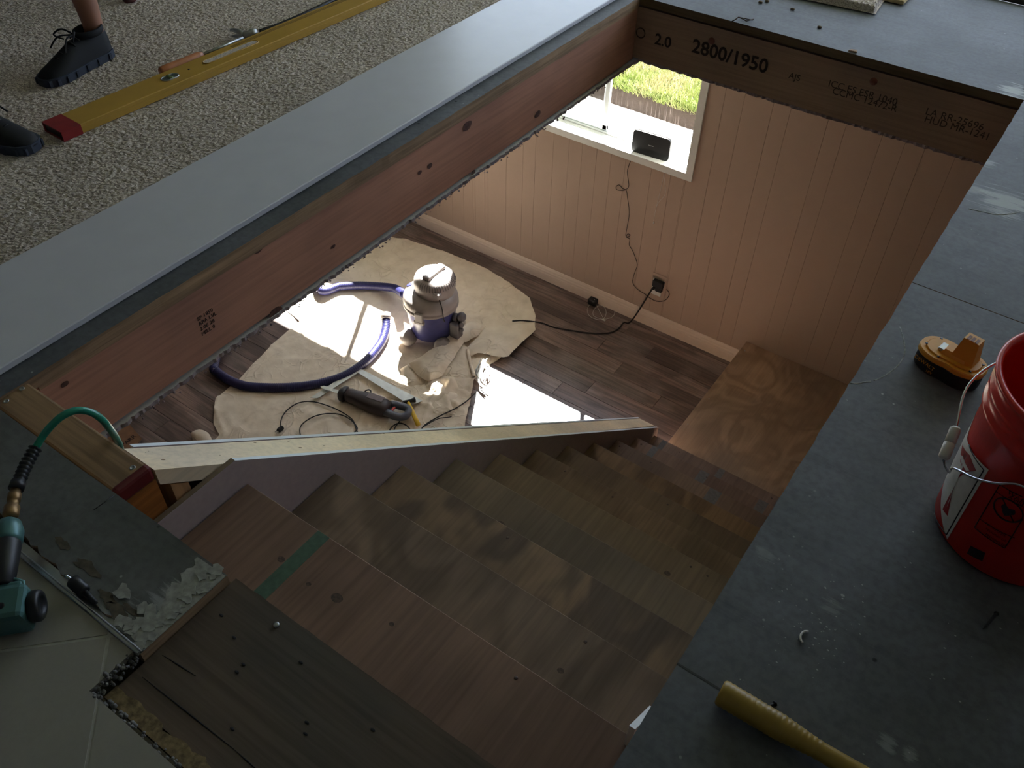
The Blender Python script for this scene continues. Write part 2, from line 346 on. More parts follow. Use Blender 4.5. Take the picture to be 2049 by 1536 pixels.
# substrate under tile and dark board
b = MB(); b.box((-3.0, -1.6, -.06), (OX0 - .01, -1.21, -.02)); b.box((-1.64, -1.6, -.075), (-.165, .43, -.045)); part(b, 'floor_base', 'substrate', fl)
b = MB(); b.box((-1.63, -1.6, -.044), (-.92, .245, -.012)); part(b, 'mortar_bed', 'substrate', fl)
b = MB(); b.box((-.92, -1.6, -.044), (-.18, .165, -.012)); part(b, 'mortar_bed', 'substrate', fl)
# dark weathered board at the head of the stairs
b = MB(); pts = [Vector((-.9, .19, -.04)), Vector((-.18, .19, -.04)), Vector((-.18, .447, -.04))] + ragged((-.18, .447, -.04), (-.9, .447, -.04), .02, .002, 9)[1:] + [Vector((-.9, .447, -.04))]
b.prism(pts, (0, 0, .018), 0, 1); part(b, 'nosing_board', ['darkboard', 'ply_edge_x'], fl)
b = MB(); sw = [Vector((-.902, .168, -.045)), Vector((-.18, .168, -.045))] + [Vector((-.18 - .722 * k / 90, .193 + .009 * noise.noise(Vector((k * .21, 7, 0))) + .004 * noise.noise(Vector((k * .9, 3, 0))), -.045)) for k in range(91)]
b.prism(sw, (0, 0, .0245)); part(b, 'sawdust_strip', M.setdefault('sawdust', plain('yellow_sawdust', (122, 104, 74), .95, var=.45, vs=110, bump=.6)), fl)
# screws in the dark board
# ---------------- tiles (laid diagonally)
def clip(poly, nx, ny, c):   # keep nx*x+ny*y<=c
    out = []
    for i in range(len(poly)):
        a = poly[i]; q = poly[(i + 1) % len(poly)]; da = nx * a[0] + ny * a[1] - c; db = nx * q[0] + ny * q[1] - c
        if da <= 0: out.append(a)
        if da * db < 0: t = da / (da - db); out.append((a[0] + (q[0] - a[0]) * t, a[1] + (q[1] - a[1]) * t))
    return out
ta = (-.972, .237)    # grout crossing
TS = .33; g = .006
e1 = Vector((-.707, -.707)); e2 = Vector((.707, -.707))
def tile_poly(i, j):
    o = Vector(ta); c0 = o + e1 * (i * TS + g / 2) + e2 * (j * TS + g / 2); s = TS - g
    return [tuple(c0), tuple(c0 + e1 * s), tuple(c0 + e1 * s + e2 * s), tuple(c0 + e2 * s)]
for i in range(-4, 4):
    for j in range(-4, 4):
        for region in (0, 1):
            p = tile_poly(i, j)
            if region == 0: p = clip(clip(clip(clip(p, 0, 1, .243), 1, 0, -.915), -1, 0, 1.63), 0, -1, .9)
            else: p = clip(clip(clip(clip(p, 0, 1, .158), -1, 0, .915), 1, 0, -.18), 0, -1, .9)
            if len(p) < 3: continue
            A = abs(sum(p[k][0] * p[(k + 1) % len(p)][1] - p[(k + 1) % len(p)][0] * p[k][1] for k in range(len(p)))) / 2
            if A < 2e-4: continue
            b = MB(); b.prism([Vector((x, y, -.011)) for x, y in p], (0, 0, .013), 0); part(b, 'tile', 'tile', fl)
b = MB(); b.box((-1.63, -.9, -.012), (-.916, .242, .001)); b.box((-.914, -.9, -.012), (-.18, .157, .001)); part(b, 'grout', 'grout', fl)
# broken mortar crumbs along the cut tile edge
b = MB()
for k in range(260):
    t = R.random()
    if k % 3: x, y = -.905 + .72 * t, .158 + R.uniform(-.004, .01)
    else: x, y = -.913 + R.uniform(-.008, .012), .158 + .09 * R.random()
    b.ball((x, y, -.004 + R.uniform(-.01, .006)), R.uniform(.0015, .005), 6, sx=R.uniform(.7, 1.8), sz=.6)
o = part(b, 'mortar_crumbs', M.setdefault('crumb', plain('grey_mortar', (104, 102, 98), .8, var=.4, vs=50)), fl); o['kind'] = 'stuff'
# metal edge strip beside the tile
b = MB(); b.cbox((-1.63, .243, -.004), (-.905, .2495, .0065), .0015); b.box((-1.63, .249, -.012), (-.905, .268, -.006)); b.cbox((-1.63, .2485, .003), (-.905, .2515, .0085), .001)
solo(b, 'edge_strip', 'alu', 'thin shiny aluminium edging strip along the cut tiles', 'edging')
# ---------------- carpet
def carpet(name, x0, x1, y0, y1, st, base, amp, label, zf=None, edge=None):
    nx, ny = int((x1 - x0) / st), int((y1 - y0) / st); rs = np.random.RandomState(3)
    X, Y = np.meshgrid(np.linspace(x0, x1, nx + 1), np.linspace(y0, y1, ny + 1)); X = X + rs.uniform(-.3, .3, X.shape) * st * (1 if not edge else 1); Y = Y + rs.uniform(-.3, .3, X.shape) * st
    a = rs.rand(*X.shape); a = (2 * a + np.roll(a, 1, 0)) / 3; Zz = base + amp * (a * 2 - .6)
    low = np.sin(X * 9 + np.sin(Y * 7) * 2) * np.cos(Y * 11) * amp * .25; Zz = Zz + low
    if zf is not None: Zz = zf(X, Y, Zz)
    v = np.stack([X, Y, Zz], -1).reshape(-1, 3); idx = np.arange((nx + 1) * (ny + 1)).reshape(ny + 1, nx + 1)
    q = np.stack([idx[:-1, :-1], idx[:-1, 1:], idx[1:, 1:], idx[1:, :-1]], -1).reshape(-1, 4)
    return v, q
def npmesh(name, v, q, mat, smooth=False):
    me = bpy.data.meshes.new(name); me.vertices.add(len(v)); me.vertices.foreach_set('co', v.astype(np.float32).ravel())
    me.loops.add(q.size); me.polygons.add(len(q)); me.loops.foreach_set('vertex_index', q.astype(np.int32).ravel())
    me.polygons.foreach_set('loop_start', np.arange(0, q.size, q.shape[1], dtype=np.int32)); me.polygons.foreach_set('loop_total', np.full(len(q), q.shape[1], np.int32))
    me.update(); me.validate(); me.materials.append(mat); me.polygons.foreach_set('use_smooth', np.full(len(q), smooth)); return me
t = NT('beige_cut_pile'); v_ = t.coord(); a_ = t.noise(v_, 210, 3, .7); b_ = t.noise(v_, 3, 3)
M['carpet'] = t.fin(t.mix(1.0, t.ramp(a_, [(.3, lin((136, 124, 116))), (.62, lin((224, 212, 202)))]), t.ramp(b_, [(.3, (.85,) * 3), (.7, (1.05,) * 3)]), 'MULTIPLY'), .95, a_, .5, .003, 0, .1)
v, q = carpet('carpet', -4.3, -2.032, .45, 4.08, .0052, .012, .0036, '')
v[:, 2] = np.maximum(v[:, 2], .003)
org = np.array([-3.2, 2.2, 0.0]); me = npmesh('carpet', v - org, q, M['carpet']); o = bpy.data.objects.new('carpet', me); C.objects.link(o); o.location = org
o['label'] = 'beige cut pile carpet covering the upper floor beside the white board'; o['category'] = 'carpet'
b = MB(); b.box((-5.9, -2.3, -.02), (-4.31, 4.08, .012)); b.box((-4.3, -2.3, -.02), (-3.01, 4.08, .0015)); part(b, 'carpet_backing', 'carpet', fl)
b = MB(); b.box((-3.0, -2.3, .001), (-2.032, .44, .012)); part(b, 'carpet_backing', 'carpet', fl)
# carpet scrap + pad far right
sc_c = Zp(1690, 2, .03)
def scrapz(X, Y, Zz): return Zz
v, q = carpet('s', -.27, .24, -.005, .36, .0055, .026, .005, '', edge=True)
ang = math.radians(6); Rm = np.array([[math.cos(ang), -math.sin(ang), 0], [math.sin(ang), math.cos(ang), 0], [0, 0, 1]])
edge = (np.abs(v[:, 0] - (-.27)) < .01) | (np.abs(v[:, 0] - .24) < .01) | (v[:, 1] < .004) | (v[:, 1] > .35); v[edge, 2] = .004
me = npmesh('carpet_scrap', v @ Rm.T, q, M['carpet']); o = bpy.data.objects.new('carpet_scrap', me); C.objects.link(o)
p_ = Zp(1748, 34, .0); o.location = (p_.x - .24, p_.y + .0, .001); o['label'] = 'loose scrap of beige carpet lying on grey plywood at the far edge'; o['category'] = 'carpet scrap'
b = MB(); p_ = Zp(1795, 6, 0)
b.cbox((p_.x - .09, p_.y - .02, .001), (p_.x + .03, p_.y + .14, .02), .008); solo(b, 'foam_padding', M.setdefault('foam', plain('tan_foam', (170, 150, 110), .95, var=.3, vs=50)), 'tan foam padding scrap sticking out beside the carpet scrap', 'padding')
# white board lying beside the opening
b = MB(); b.cbox((-2.03, -.9, .0005), (-1.6915, 4.09, .0185), .0025); solo(b, 'white_board', 'whiteboard', 'long white painted board lying between carpet and stair opening', 'board')
# ================================================================ BEAMS round the opening
g_ = 'beams framing the stair opening'
bm_ = thing('floor_beam', 'long reddish laminated beam under the carpet side of the opening', 'beam', (-1.66, 1.87, -.262))
b = MB(); b.box((-1.69, .40, -.262), (-1.6415, OY1 + .01, -T - .001)); part(b, 'beam_body', 'lvl', bm_)
b = MB(); b.box((-1.66, .535, -T - .014), (-1.636, OY1 - .004, -T - .001)); part(b, 'ledger_strip', 'ply_edge', bm_)
sx_ = Xp(418, 645, -1.6408); 
for k, tx in enumerate(('SP 1950', 'APA LVL', '2.0E 28', 'MILL 0')):
    text_mesh(tx, .016, frame((-1.6408, sx_.y - .03, sx_.z + .025 - k * .017), (0, 1, 0), (0, 0, 1)), 'ink' if 'ink' in M else M.setdefault('ink', plain('black_ink', (40, 30, 26), .8)), 'grade_stamp', bm_)
M['knot2'] = plain('dark_beam_knot', (92, 62, 52), .7, var=.5, vs=90)
for (u, v, kr) in ((935, 252, .016), (1076, 228, .013), (840, 345, .007), (860, 332, .009), (947, 345, .009), (516, 500, .010), (552, 625, .017), (130, 768, .007), (667, 493, .006), (1128, 236, .006)):
    p = Xp(u, v, -1.6405); n = 12; b = MB(); b.add([p + Vector((.0006, 0, 0))] + [p + Vector((.0002, kr * 1.5 * math.cos(a) * (1 + .3 * noise.noise(Vector((a, u, 0)))), kr * math.sin(a))) for a in [2 * math.pi * i / n for i in range(n)]], [(0, i + 1, (i + 1) % n + 1) for i in range(n)]); part(b, 'wood_knot', 'knot2', bm_)
bf = thing('floor_beam', 'dark brown laminated header beam printed 2800/1950 at the far end of the opening', 'beam', (-.9, OY1 + .03, -.252))
b = MB(); b.box((OX0 - .008, OY1 + .006, -.252), (-.05, OY1 + .05, -T - .010)); part(b, 'beam_body', 'lvl_far', bf)
M['ink2'] = plain('faded_black_ink', (62, 50, 44), .8)
def ftext(tx, u, v, size, bold=False):
    p = Yp(u, v, OY1 + .0055); text_mesh(tx, size, frame((p.x, OY1 + .0055, p.z), (1, 0, 0), (0, 0, 1)), 'ink' if bold else 'ink2', 'printed_text', bf, bold=bold)
ftext('2.0', 1309, 87, .062, True); ftext('2800/1950', 1383, 103, .076, True); ftext('AJS', 1577, 156, .034); ftext('ICC ES ESR 1040', 1656, 172, .037); ftext('CCMC 12472-R', 1664, 187, .037)
ftext('LA RR-25696', 1850, 228, .037); ftext('HUD MR-1241', 1848, 243, .037)
p = Yp(1282, 66, OY1 + .0055); b = MB(); b.tube([(p.x + .02 * math.cos(a), OY1 + .005, p.z + .02 * math.sin(a)) for a in [k * math.pi / 8 for k in range(16)]], .0022, 4, True); part(b, 'printed_mark', 'ink2', bf)
for (u, v) in ((1424, 82), (1748, 163)):
    p = Yp(u, v, OY1 + .0055); b = MB(); b.lathe([(.014, 0), (.014, .0015), (0.001, .0018)], (p.x, OY1 + .006, p.z), (0, -1, 0), 12); part(b, 'wood_knot', M.setdefault('knot', plain('red_knot', (110, 60, 48), .7)), bf)
# near header with red painted end
hb = thing('floor_beam', 'short weathered wood header with dark red painted end beside the green hose', 'beam', (-1.43, .48, -.27))
xe = -1.223
b = MB(); b.cbox((-1.64, OY0 + .002, -.27), (xe - .0015, .52, -.006), .006); part(b, 'beam_body', 'header_top', hb)
b = MB(); b.box((xe - .002, OY0 + .004, -.268), (xe + .001, .5195, -.044)); part(b, 'beam_end', 'header_end', hb)
b = MB(); b.cbox((xe - .02, OY0 + .0015, -.045), (xe + .0015, .5215, -.0045), .008, smooth=False); part(b, 'painted_band', 'redpaint', hb)
for (u, v) in ((43, 777), (12, 802), (265, 935)):
    p = Zp(u, v, -.005); b = MB(); b.lathe([(.006, 0), (.006, .0012), (.004, .0014), (.0035, .0004)], (p.x, p.y, -.006), n=10); part(b, 'nail_head', 'steel', hb)
# right side beam (below the right edge of the floor)
rb = thing('floor_beam', 'hidden beam under the right hand edge of the opening', 'beam', (-.11, 1.8, -.27))
b = MB(); b.box((-.135, .3, -.27), (-.09, OY1, -T - .001)); part(b, 'beam_body', 'lvl', rb)
# ================================================================ BASEMENT SHELL
BX0, BX1, BY0, BY1 = -6.2, -.09, .3, WY
CE = -.288
# lower ceiling with torn gypsum edge around the opening
ce = thing('ceiling', None, None, kind='structure')
b = MB(); poly = [Vector((BX0, BY0, CE))] + ragged((OX0 - .004, BY0, CE), (OX0 - .004, OY1 + .02, CE), .008, .007, 1.3) + [Vector((OX0 + .004, OY1 + .02, CE))] + [Vector((OX0 + .004, WY, CE)), Vector((BX0, WY, CE))]
b.prism(poly, (0, 0, .013), 0, 1); part(b, 'drywall', ['ceil', 'ragged'], ce)
b = MB(); b.prism([Vector((OX0 + .005, WY, -.266)), Vector((BX1, WY, -.266))] + ragged((BX1, OY1 + .012, -.266), (OX0 + .005, OY1 + .012, -.266), .011, .014, 4.4), (0, 0, .013), 0, 1); part(b, 'drywall', ['ceil', 'ragged'], ce)
b = MB()
for k in range(160):
    p = Vector((OX0 + .006 + R.uniform(-.004, .006), .6 + R.random() * 2.65, CE + R.uniform(0, .014))); b.ball(p, R.uniform(.0015, .0045), 5)
o = part(b, 'plaster_crumbs', 'ragged', ce); o['kind'] = 'stuff'
# basement floor planks
bf2 = thing('floor', None, None, kind='structure')
b = MB(); b.box((BX0, BY0, FL - .04), (BX1, WY, FL - .0125)); part(b, 'floor_base', 'blackrub', bf2)
PW, PL = .134, 1.39; pm = {}
def plank_mesh(Lx, Wy):
    k = (round(Lx, 3), round(Wy, 3))
    if k not in pm:
        b = MB(); b.cbox((-Lx / 2 + .0008, -Wy / 2 + .0007, 0), (Lx / 2 - .0008, Wy / 2 - .0007, .012), .0014); o = b.build('plank', 'plank', bf2); pm[k] = o.data; return o
    o = bpy.data.objects.new('plank', pm[k]); C.objects.link(o); o.parent = bf2; return o
phase = {4.295: -1.986, 4.161: -1.74, 4.027: -2.047, 3.893: -1.83, 3.625: -1.89, 3.491: -2.06}
y = 4.429 - 0 * PW; rows = [(4.429, WY)]
yy = 4.429
while yy > .35: rows.append((yy - PW, yy)); yy -= PW
for (ya, yb) in rows:
    yb = min(yb, WY - .002)
    ph = next((v for k, v in phase.items() if abs(k - ya) < .01), R.uniform(-3, -1.6)); x = ph
    while x > -5.2: x -= PL
    x0 = max(BX0 + .1, -5.6)
    cuts = [x0] + [c for c in [x + i * PL for i in range(0, 8)] if x0 < c < -.2] + [-.1]
    for a, c in zip(cuts[:-1], cuts[1:]):
        if c - a < .03: continue
        if ya < 1.2 and c < -4.4: continue
        o = plank_mesh(c - a, yb - ya); o.location = ((a + c) / 2, (ya + yb) / 2, FL - .0122)
# panelled wall with the two windows
wf = thing('wall_far', None, None, kind='structure')
WA = (-3.33, -1.797, -1.452, -.57); WB = (-5.32, -3.44, -1.452, -.57)
gx = [-4.9, -4.62, -4.34, -4.15, -3.98, -3.81, -3.64, -3.53, -3.42, -3.3, -3.14, -3.0, -2.9, -2.76, -2.64, -2.54, -2.43, -2.324, -2.218, -2.033, -1.9, -1.805, -1.655, -1.541, -1.374, -1.275, -1.066, -.969, -.778, -.66, -.561, -.412, -.25, BX1]
gx = [BX0] + gx; TH = .012
def wpiece(x0, x1, z0, z1):
    b = MB(); b.cbox((x0 + .0005, WY, z0), (x1 - .0005, WY + TH, z1), .0008); part(b, 'wall_board', 'wallboard', wf)
for a, c in zip(gx[:-1], gx[1:]):
    segs = [(a, c, 0)]
    for W_ in (WA, WB):
        ns = []
        for (p, q_, hole) in segs:
            if hole or q_ <= W_[0] or p >= W_[1]: ns.append((p, q_, hole)); continue
            if p < W_[0]: ns.append((p, W_[0], 0))
            ns.append((max(p, W_[0]), min(q_, W_[1]), 1))
            if q_ > W_[1]: ns.append((W_[1], q_, 0))
        segs = ns
    for (p, q_, hole) in segs:
        if q_ - p < .004: continue
        if hole: wpiece(p, q_, FL, WA[2]); wpiece(p, q_, WA[3], CE)
        else: wpiece(p, q_, FL, CE)
b = MB(); y0, y1 = WY + TH, WY + .16
b.box((BX0, y0, FL - .04), (BX1, y1, WA[2])); b.box((BX0, y0, WA[3]), (BX1, y1, -.05)); b.box((WA[1], y0, WA[2]), (BX1, y1, WA[3])); b.box((WB[1], y0, WA[2]), (WA[0], y1, WA[3])); b.box((BX0, y0, WA[2]), (WB[0], y1, WA[3]))
part(b, 'wall_core', 'groove', wf)
for nm, a, c in (('wall_left', (BX0 - .1, BY0 - .1, FL - .04), (BX0, WY + .16, -.05)), ('wall_near', (BX0, BY0 - .1, FL - .04), (BX1, BY0, -.08)), ('wall_right', (BX1, BY0 - .1, FL - .04), (BX1 + .1, WY + .16, -.05))):
    b = MB(); b.box(a, c); o = b.build(nm, 'rough'); o['kind'] = 'structure'
# baseboard
prof = [(0, 0), (.014, 0), (.014, .062), (.0115, .068), (.0135, .074), (.0135, .084), (.010, .092), (.009, .104), (.006, .112), (.0045, .120), (0, .122)]
b = MB(); b.prism([Vector((-4.9, WY - d, FL + z)) for d, z in prof], (4.9 - .12, 0, 0), 0); o = b.build('baseboard_far', 'trim'); o['kind'] = 'structure'
# windows
def window(W_, nm, stile, open_right):
    x0, x1, z0, z1 = W_; wn = thing(nm, None, None, ((x0 + x1) / 2, WY, z0), kind='structure'); cw = .042
    # casing boards (mitred)
    def cas(p):
        b = MB(); b.prism([Vector((x, WY - .016, z)) for x, z in p], (0, .0155, 0), 0); part(b, 'window_casing', 'white', wn)
    cas([(x0, z0), (x1, z0), (x1 + cw, z0 - cw), (x0 - cw, z0 - cw)]); cas([(x0, z1), (x1, z1), (x1 + cw, z1 + cw), (x0 - cw, z1 + cw)])
    cas([(x1, z0), (x1, z1), (x1 + cw, z1 + cw), (x1 + cw, z0 - cw)]); cas([(x0, z0), (x0, z1), (x0 - cw, z1 + cw), (x0 - cw, z0 - cw)])
    b = MB(); yo = WY + .165
    b.box((x0, WY - .016, z0 - .001), (x1, yo, z0 + .004)); part(b, 'window_sill', 'white', wn)
    b = MB(); b.box((x0, WY - .014, z0 + .004), (x0 + .004, yo, z1)); b.box((x1 - .004, WY - .014, z0 + .004), (x1, yo, z1)); b.box((x0, WY - .014, z1 - .004), (x1, yo, z1)); part(b, 'window_jamb', 'white', wn)
    ya, yb = WY + .105, WY + .165
    b = MB()
    b.cbox((x0 + .004, ya, z0 + .004), (x1 - .004, yb, z0 + .018), .002); b.cbox((x0 + .004, ya, z1 - .026), (x1 - .004, yb, z1 - .004), .002)
    b.cbox((x0 + .004, ya, z0 + .022), (x0 + .026, yb, z1 - .026), .002); b.cbox((x1 - .026, ya, z0 + .022), (x1 - .004, yb, z1 - .026), .002)
    b.box((x0 + .02, ya + .027, z0 + .022), (x1 - .02, ya + .031, z0 + .029)); part(b, 'window_frame', 'vinyl', wn)
    def sash(a, c, y_):
        b = MB(); s_ = .034
        b.cbox((a, y_, z0 + .026), (c, y_ + .024, z0 + .026 + s_), .003); b.cbox((a, y_, z1 - .028 - s_), (c, y_ + .024, z1 - .028), .003)
        b.cbox((a, y_, z0 + .026), (a + s_, y_ + .024, z1 - .028), .003); b.cbox((c - s_, y_, z0 + .026), (c, y_ + .024, z1 - .028), .003); sh = part(b, 'window_sash', 'vinyl', wn)
        b = MB(); b.box((a + s_ * .8, y_ + .009, z0 + .026 + s_ * .8), (c - s_ * .8, y_ + .013, z1 - .028 - s_ * .8)); g = part(b, 'window_pane', M['glass'], sh)
    sash(x0 + .024, stile + .03, ya + .002)
    if not open_right: sash(stile - .03, x1 - .024, ya + .032)
    else: sash(x0 + .028, stile + .008, ya + .033)
    return wn
t = NT('clear_glass'); tr = t.n('ShaderNodeBsdfTransparent'); tr.inputs[0].default_value = (.95, .96, .96, 1); gl = t.n('ShaderNodeBsdfGlossy'); gl.inputs['Roughness'].default_value = .03; mx = t.n('ShaderNodeMixShader'); mx.inputs[0].default_value = .07
t.l(tr.outputs[0], mx.inputs[1]); t.l(gl.outputs[0], mx.inputs[2]); t.l(mx.outputs[0], t.t.nodes['Material Output'].inputs[0]); M['glass'] = t.m
window(WA, 'window_1', -2.465, True); window(WB, 'window_2', -4.31, False)
# ================================================================ OUTSIDE
GZ = -1.47
b = MB(); b.box((-9, WY + .17, GZ - .1), (1.5, 5.0, GZ)); solo(b, 'garden_path', 'concrete', 'sunlit pale concrete strip outside below the window', 'path')
b = MB()
v = []; nx_, ny_ = 90, 40; rs = np.random.RandomState(5)
X, Y = np.meshgrid(np.linspace(-9, 3, nx_ + 1), np.concatenate([np.linspace(4.985, 5.3, 15), np.linspace(5.4, 14, 26)]))
def gz(Y): return np.where(Y < 5.02, GZ - .02, np.where(Y < 5.14, GZ - .02 + (Y - 5.02) * .9, GZ + .088 + (Y - 5.14) * .12))
Zg = gz(Y) + rs.uniform(-.008, .008, X.shape); idx = np.arange(X.size).reshape(X.shape)
q = np.stack([idx[:-1, :-1], idx[:-1, 1:], idx[1:, 1:], idx[1:, :-1]], -1).reshape(-1, 4)
me = npmesh('lawn', np.stack([X, Y, Zg], -1).reshape(-1, 3) - np.array([-2, 5, -1.49]), q, M['grassbase'], True); lawn = bpy.data.objects.new('lawn', me); C.objects.link(lawn); lawn.location = (-2, 5, -1.49)
lawn['label'] = 'sunlit green lawn beyond the concrete strip outside the window'; lawn['category'] = 'lawn'
me.materials.append(M['soil'])
yc = Y[:-1, :-1].ravel(); me.polygons.foreach_set('material_index', (yc < 5.10).astype(np.int32))
# grass blades
N = 26000; bx = rs.uniform(-3.5, -1.2, N); by = 5.10 + rs.rand(N) ** 1.3 * 1.6; bz = gz(by); h = rs.uniform(.03, .075, N); an = rs.uniform(0, 6.28, N); lean = rs.normal(0, .35, (N, 2)) * h[:, None]
lean[:, 1] -= np.where(by < 5.17, .035, 0); wd = .0022 + rs.rand(N) * .0015
p0 = np.stack([bx - np.cos(an) * wd, by - np.sin(an) * wd, bz], -1); p1 = np.stack([bx + np.cos(an) * wd, by + np.sin(an) * wd, bz], -1); p2 = np.stack([bx + lean[:, 0], by + lean[:, 1], bz + h], -1)
v = np.stack([p0, p1, p2], 1).reshape(-1, 3); q = np.arange(3 * N).reshape(-1, 3)
t = NT('grass_blades'); gi = t.coord(); nn = t.noise(gi, 14, 3); nn2 = t.noise(gi, 2.5, 2); cc = t.mix(t.ramp(nn2, [(.45, K), (.6, Wt)]), t.ramp(nn, [(.3, lin((112, 130, 62))), (.7, lin((146, 158, 96)))]), lin((164, 158, 124))); t.fin(cc, .6)
me = npmesh('grass', v - np.array([-2, 5.1, -1.4]), q, t.m); go = bpy.data.objects.new('grass', me); C.objects.link(go); go.location = (-2, 5.1, -1.4); go['kind'] = 'stuff'; go['label'] = 'short green grass blades growing on the lawn outside'; go['category'] = 'grass'
# ================================================================ UPPER ROOM SHELL (outside the frame)
def shell(nm, a, c, m='plaster'):
    b = MB(); b.box(a, c); o = b.build(nm, m); o['kind'] = 'structure'; return o
UZ = 2.45; DX0, DX1 = -3.4, 1.1
shell('wall_left', (-6.3, -2.4, -.02), (-6.2, 4.2, UZ)); shell('wall_right', (1.81, -2.4, -.02), (1.91, 4.2, UZ)); shell('wall_near', (-6.3, -2.5, -.02), (1.91, -2.4, UZ))
b = MB(); b.box((-6.3, -2.5, UZ), (1.91, 4.2, UZ + .1)); o = b.build('ceiling', 'ceil'); o['kind'] = 'structure'
b = MB(); b.box((-6.3, 4.115, -.05), (DX0, 4.24, UZ)); b.box((DX1, 4.115, -.05), (1.91, 4.24, UZ)); b.box((DX0, 4.115, 2.08), (DX1, 4.24, UZ)); o = b.build('wall_far', 'plaster'); o['kind'] = 'structure'
b = MB(); b.box((-6.3, 4.2, -.30), (1.91, 4.66, -.04)); b.box((1.8, -2.5, -.12), (1.91, 4.2, -.02)); b.box((-6.3, -2.5, -.12), (-3.0, 4.2, -.03)); b.box((-3.1, -2.5, -.12), (1.91, -1.2, -.03)); o = b.build('trim_1', 'plaster'); o['kind'] = 'structure'
dr = thing('door_1', None, None, ((DX0 + DX1) / 2, 4.18, 0), kind='structure')
b = MB(); b.cbox((DX0, 4.11, .001), (DX1, 4.23, .022), .003); b.box((DX0, 4.135, .02), (DX1, 4.14, .03)); part(b, 'door_track', M.setdefault('bronze', plain('dark_bronze_track', (60, 56, 52), .35, .6)), dr)
for a, c in ((DX0, DX0 + .06), (DX1 - .06, DX1), (-1.6, -1.53)):
    b = MB(); b.cbox((a, 4.15, .022), (c, 4.2, 2.08), .003); part(b, 'door_stile', 'vinyl', dr)
for a, c in ((DX0 + .06, -1.6), (-1.53, DX1 - .06)):
    b = MB(); b.box((a, 4.172, .03), (c, 4.178, 2.06)); part(b, 'door_pane', 'glass', dr)
b = MB(); b.box((DX1, 4.1, 0), (1.8, 4.114, .09)); b.box((-6.2, 4.1, 0), (DX0, 4.114, .09)); o = b.build('baseboard_far', 'trim'); o['kind'] = 'structure'
b = MB(); b.box((-7, 4.24, 2.5), (3, 6.45, 2.6)); solo(b, 'added_sun_slab', 'ceil', 'roof slab added outside to shade the doorway', 'sunshield')  # unseen slab added to keep direct sun off the upper floor
# ================================================================ STAIRS
SX0, SX1 = -1.201, -.137
st = thing('staircase', 'plywood staircase going down into the basement', 'stairs', (-.67, .45, FL))
RUN, RISE = .249, .2065
knots = {0: [(-.83, .60, .013), (-.99, .60, .009), (-.90, .59, .006), (-.70, .62, .006)], 1: [(-.58, .76, .009), (-.42, .83, .008)], 3: [(-.93, 1.32, .013), (-.55, 1.3, .009)], 2: [(-.62, 1.05, .012)], 4: [(-.47, 1.6, .011)], 10: [(-1.08, 3.10, .014), (-.8, 3.10, .012)], 8: [(-.75, 2.6, .008)]}
tcol = [((168, 134, 116), (146, 114, 98)), ((160, 134, 114), (132, 110, 92)), ((164, 136, 110), (122, 102, 88)), ((156, 134, 112), (140, 120, 102)), ((160, 134, 110), (142, 118, 96)), ((158, 128, 106), (142, 114, 94)), ((158, 128, 100), (136, 110, 88)), ((164, 130, 92), (138, 108, 76)), ((164, 134, 112), (142, 114, 96)), ((176, 142, 124), (150, 120, 104)), ((180, 150, 134), (160, 130, 116))]
M['gstripe'] = plain('faded_green_paint_stripe', (70, 94, 78), .7, var=.2, vs=60)
M['gstripe2'] = plain('faded_grey_paint_stripe', (110, 104, 104), .7, var=.2, vs=60)
stripes = {0: [(-1.022 + .06, .034, 'gstripe')], 8: [(-.66, .06, 'gstripe2'), (-1.06, .0, '')], 9: [(-1.085, .035, 'gstripe2'), (-.80, .05, 'gstripe2'), (-.48, .05, 'gstripe2')], 10: [(-1.13, .03, 'gstripe2'), (-.78, .035, 'gstripe2'), (-.44, .035, 'gstripe2')]}
for k in range(11):
    yn = .701 + RUN * k; zt = -.2225 - RISE * k
    wavy = k in (1, 2, 5, 7)
    c1, c2 = [tuple(int(q * .86 + d_) for q, d_ in zip(c_, (0, 0, 0))) for c_ in tcol[k]]
    mt = wood('tread_plywood_%d' % k, c1, c2, 'Y', 1.3 if wavy else 1.6, 11 if wavy else 3, .16, .62, knots=[], seed=20 + k * 1.3, spec=.3, warp=.9 if wavy else .4, third=tuple(int(x * .86) for x in c2), st_=(1, .55, 1) if wavy else None, contrast=(.1, .9))
    tr = MB(); tr.cbox((SX0, yn - RUN - .004, zt - .028), (SX1, yn, zt), .0015); tp = part(tr, 'tread', mt, st)
    for (kx, ky, kr) in knots.get(k, []):
        b = MB(); n = 14
        b.add([(kx, ky, zt + .0003)] + [(kx + math.cos(a) * kr * (1 + .25 * noise.noise(Vector((math.cos(a), math.sin(a), kx * 9)))), ky + math.sin(a) * kr * .8, zt + .0002) for a in [2 * math.pi * i / n for i in range(n)]], [(0, i + 1, (i + 1) % n + 1) for i in range(n)], False)
        part(b, 'wood_knot', M.setdefault('dknot', plain('dark_knot', (78, 60, 52), .7, var=.5, vs=160)), tp)
    for (sx, sw, mm) in stripes.get(k, []):
        if sw > 0: b = MB(); b.box((sx - sw / 2, yn - RUN + .03, zt - .0002), (sx + sw / 2, yn - .001, zt + .0004)); part(b, 'paint_stripe', mm, tp)
    zb = zt - RISE if k < 10 else -2.494
    b = MB(); b.box((SX0, yn - .04, zb + .0003), (SX1, yn - .022, zt - .0285)); part(b, 'riser', mt, st)
    for i in range(3):
        b = MB(); sx = SX0 + .03 + R.random() * .02 if i == 0 else R.uniform(-1.1, -.3); sy = yn - R.choice((.03, .2))
        b.lathe([(.0042, 0), (.0042, .0008), (.001, .0010)], (sx, sy, zt - .0002), n=8); part(b, 'screw_head', 'dknot', tp)
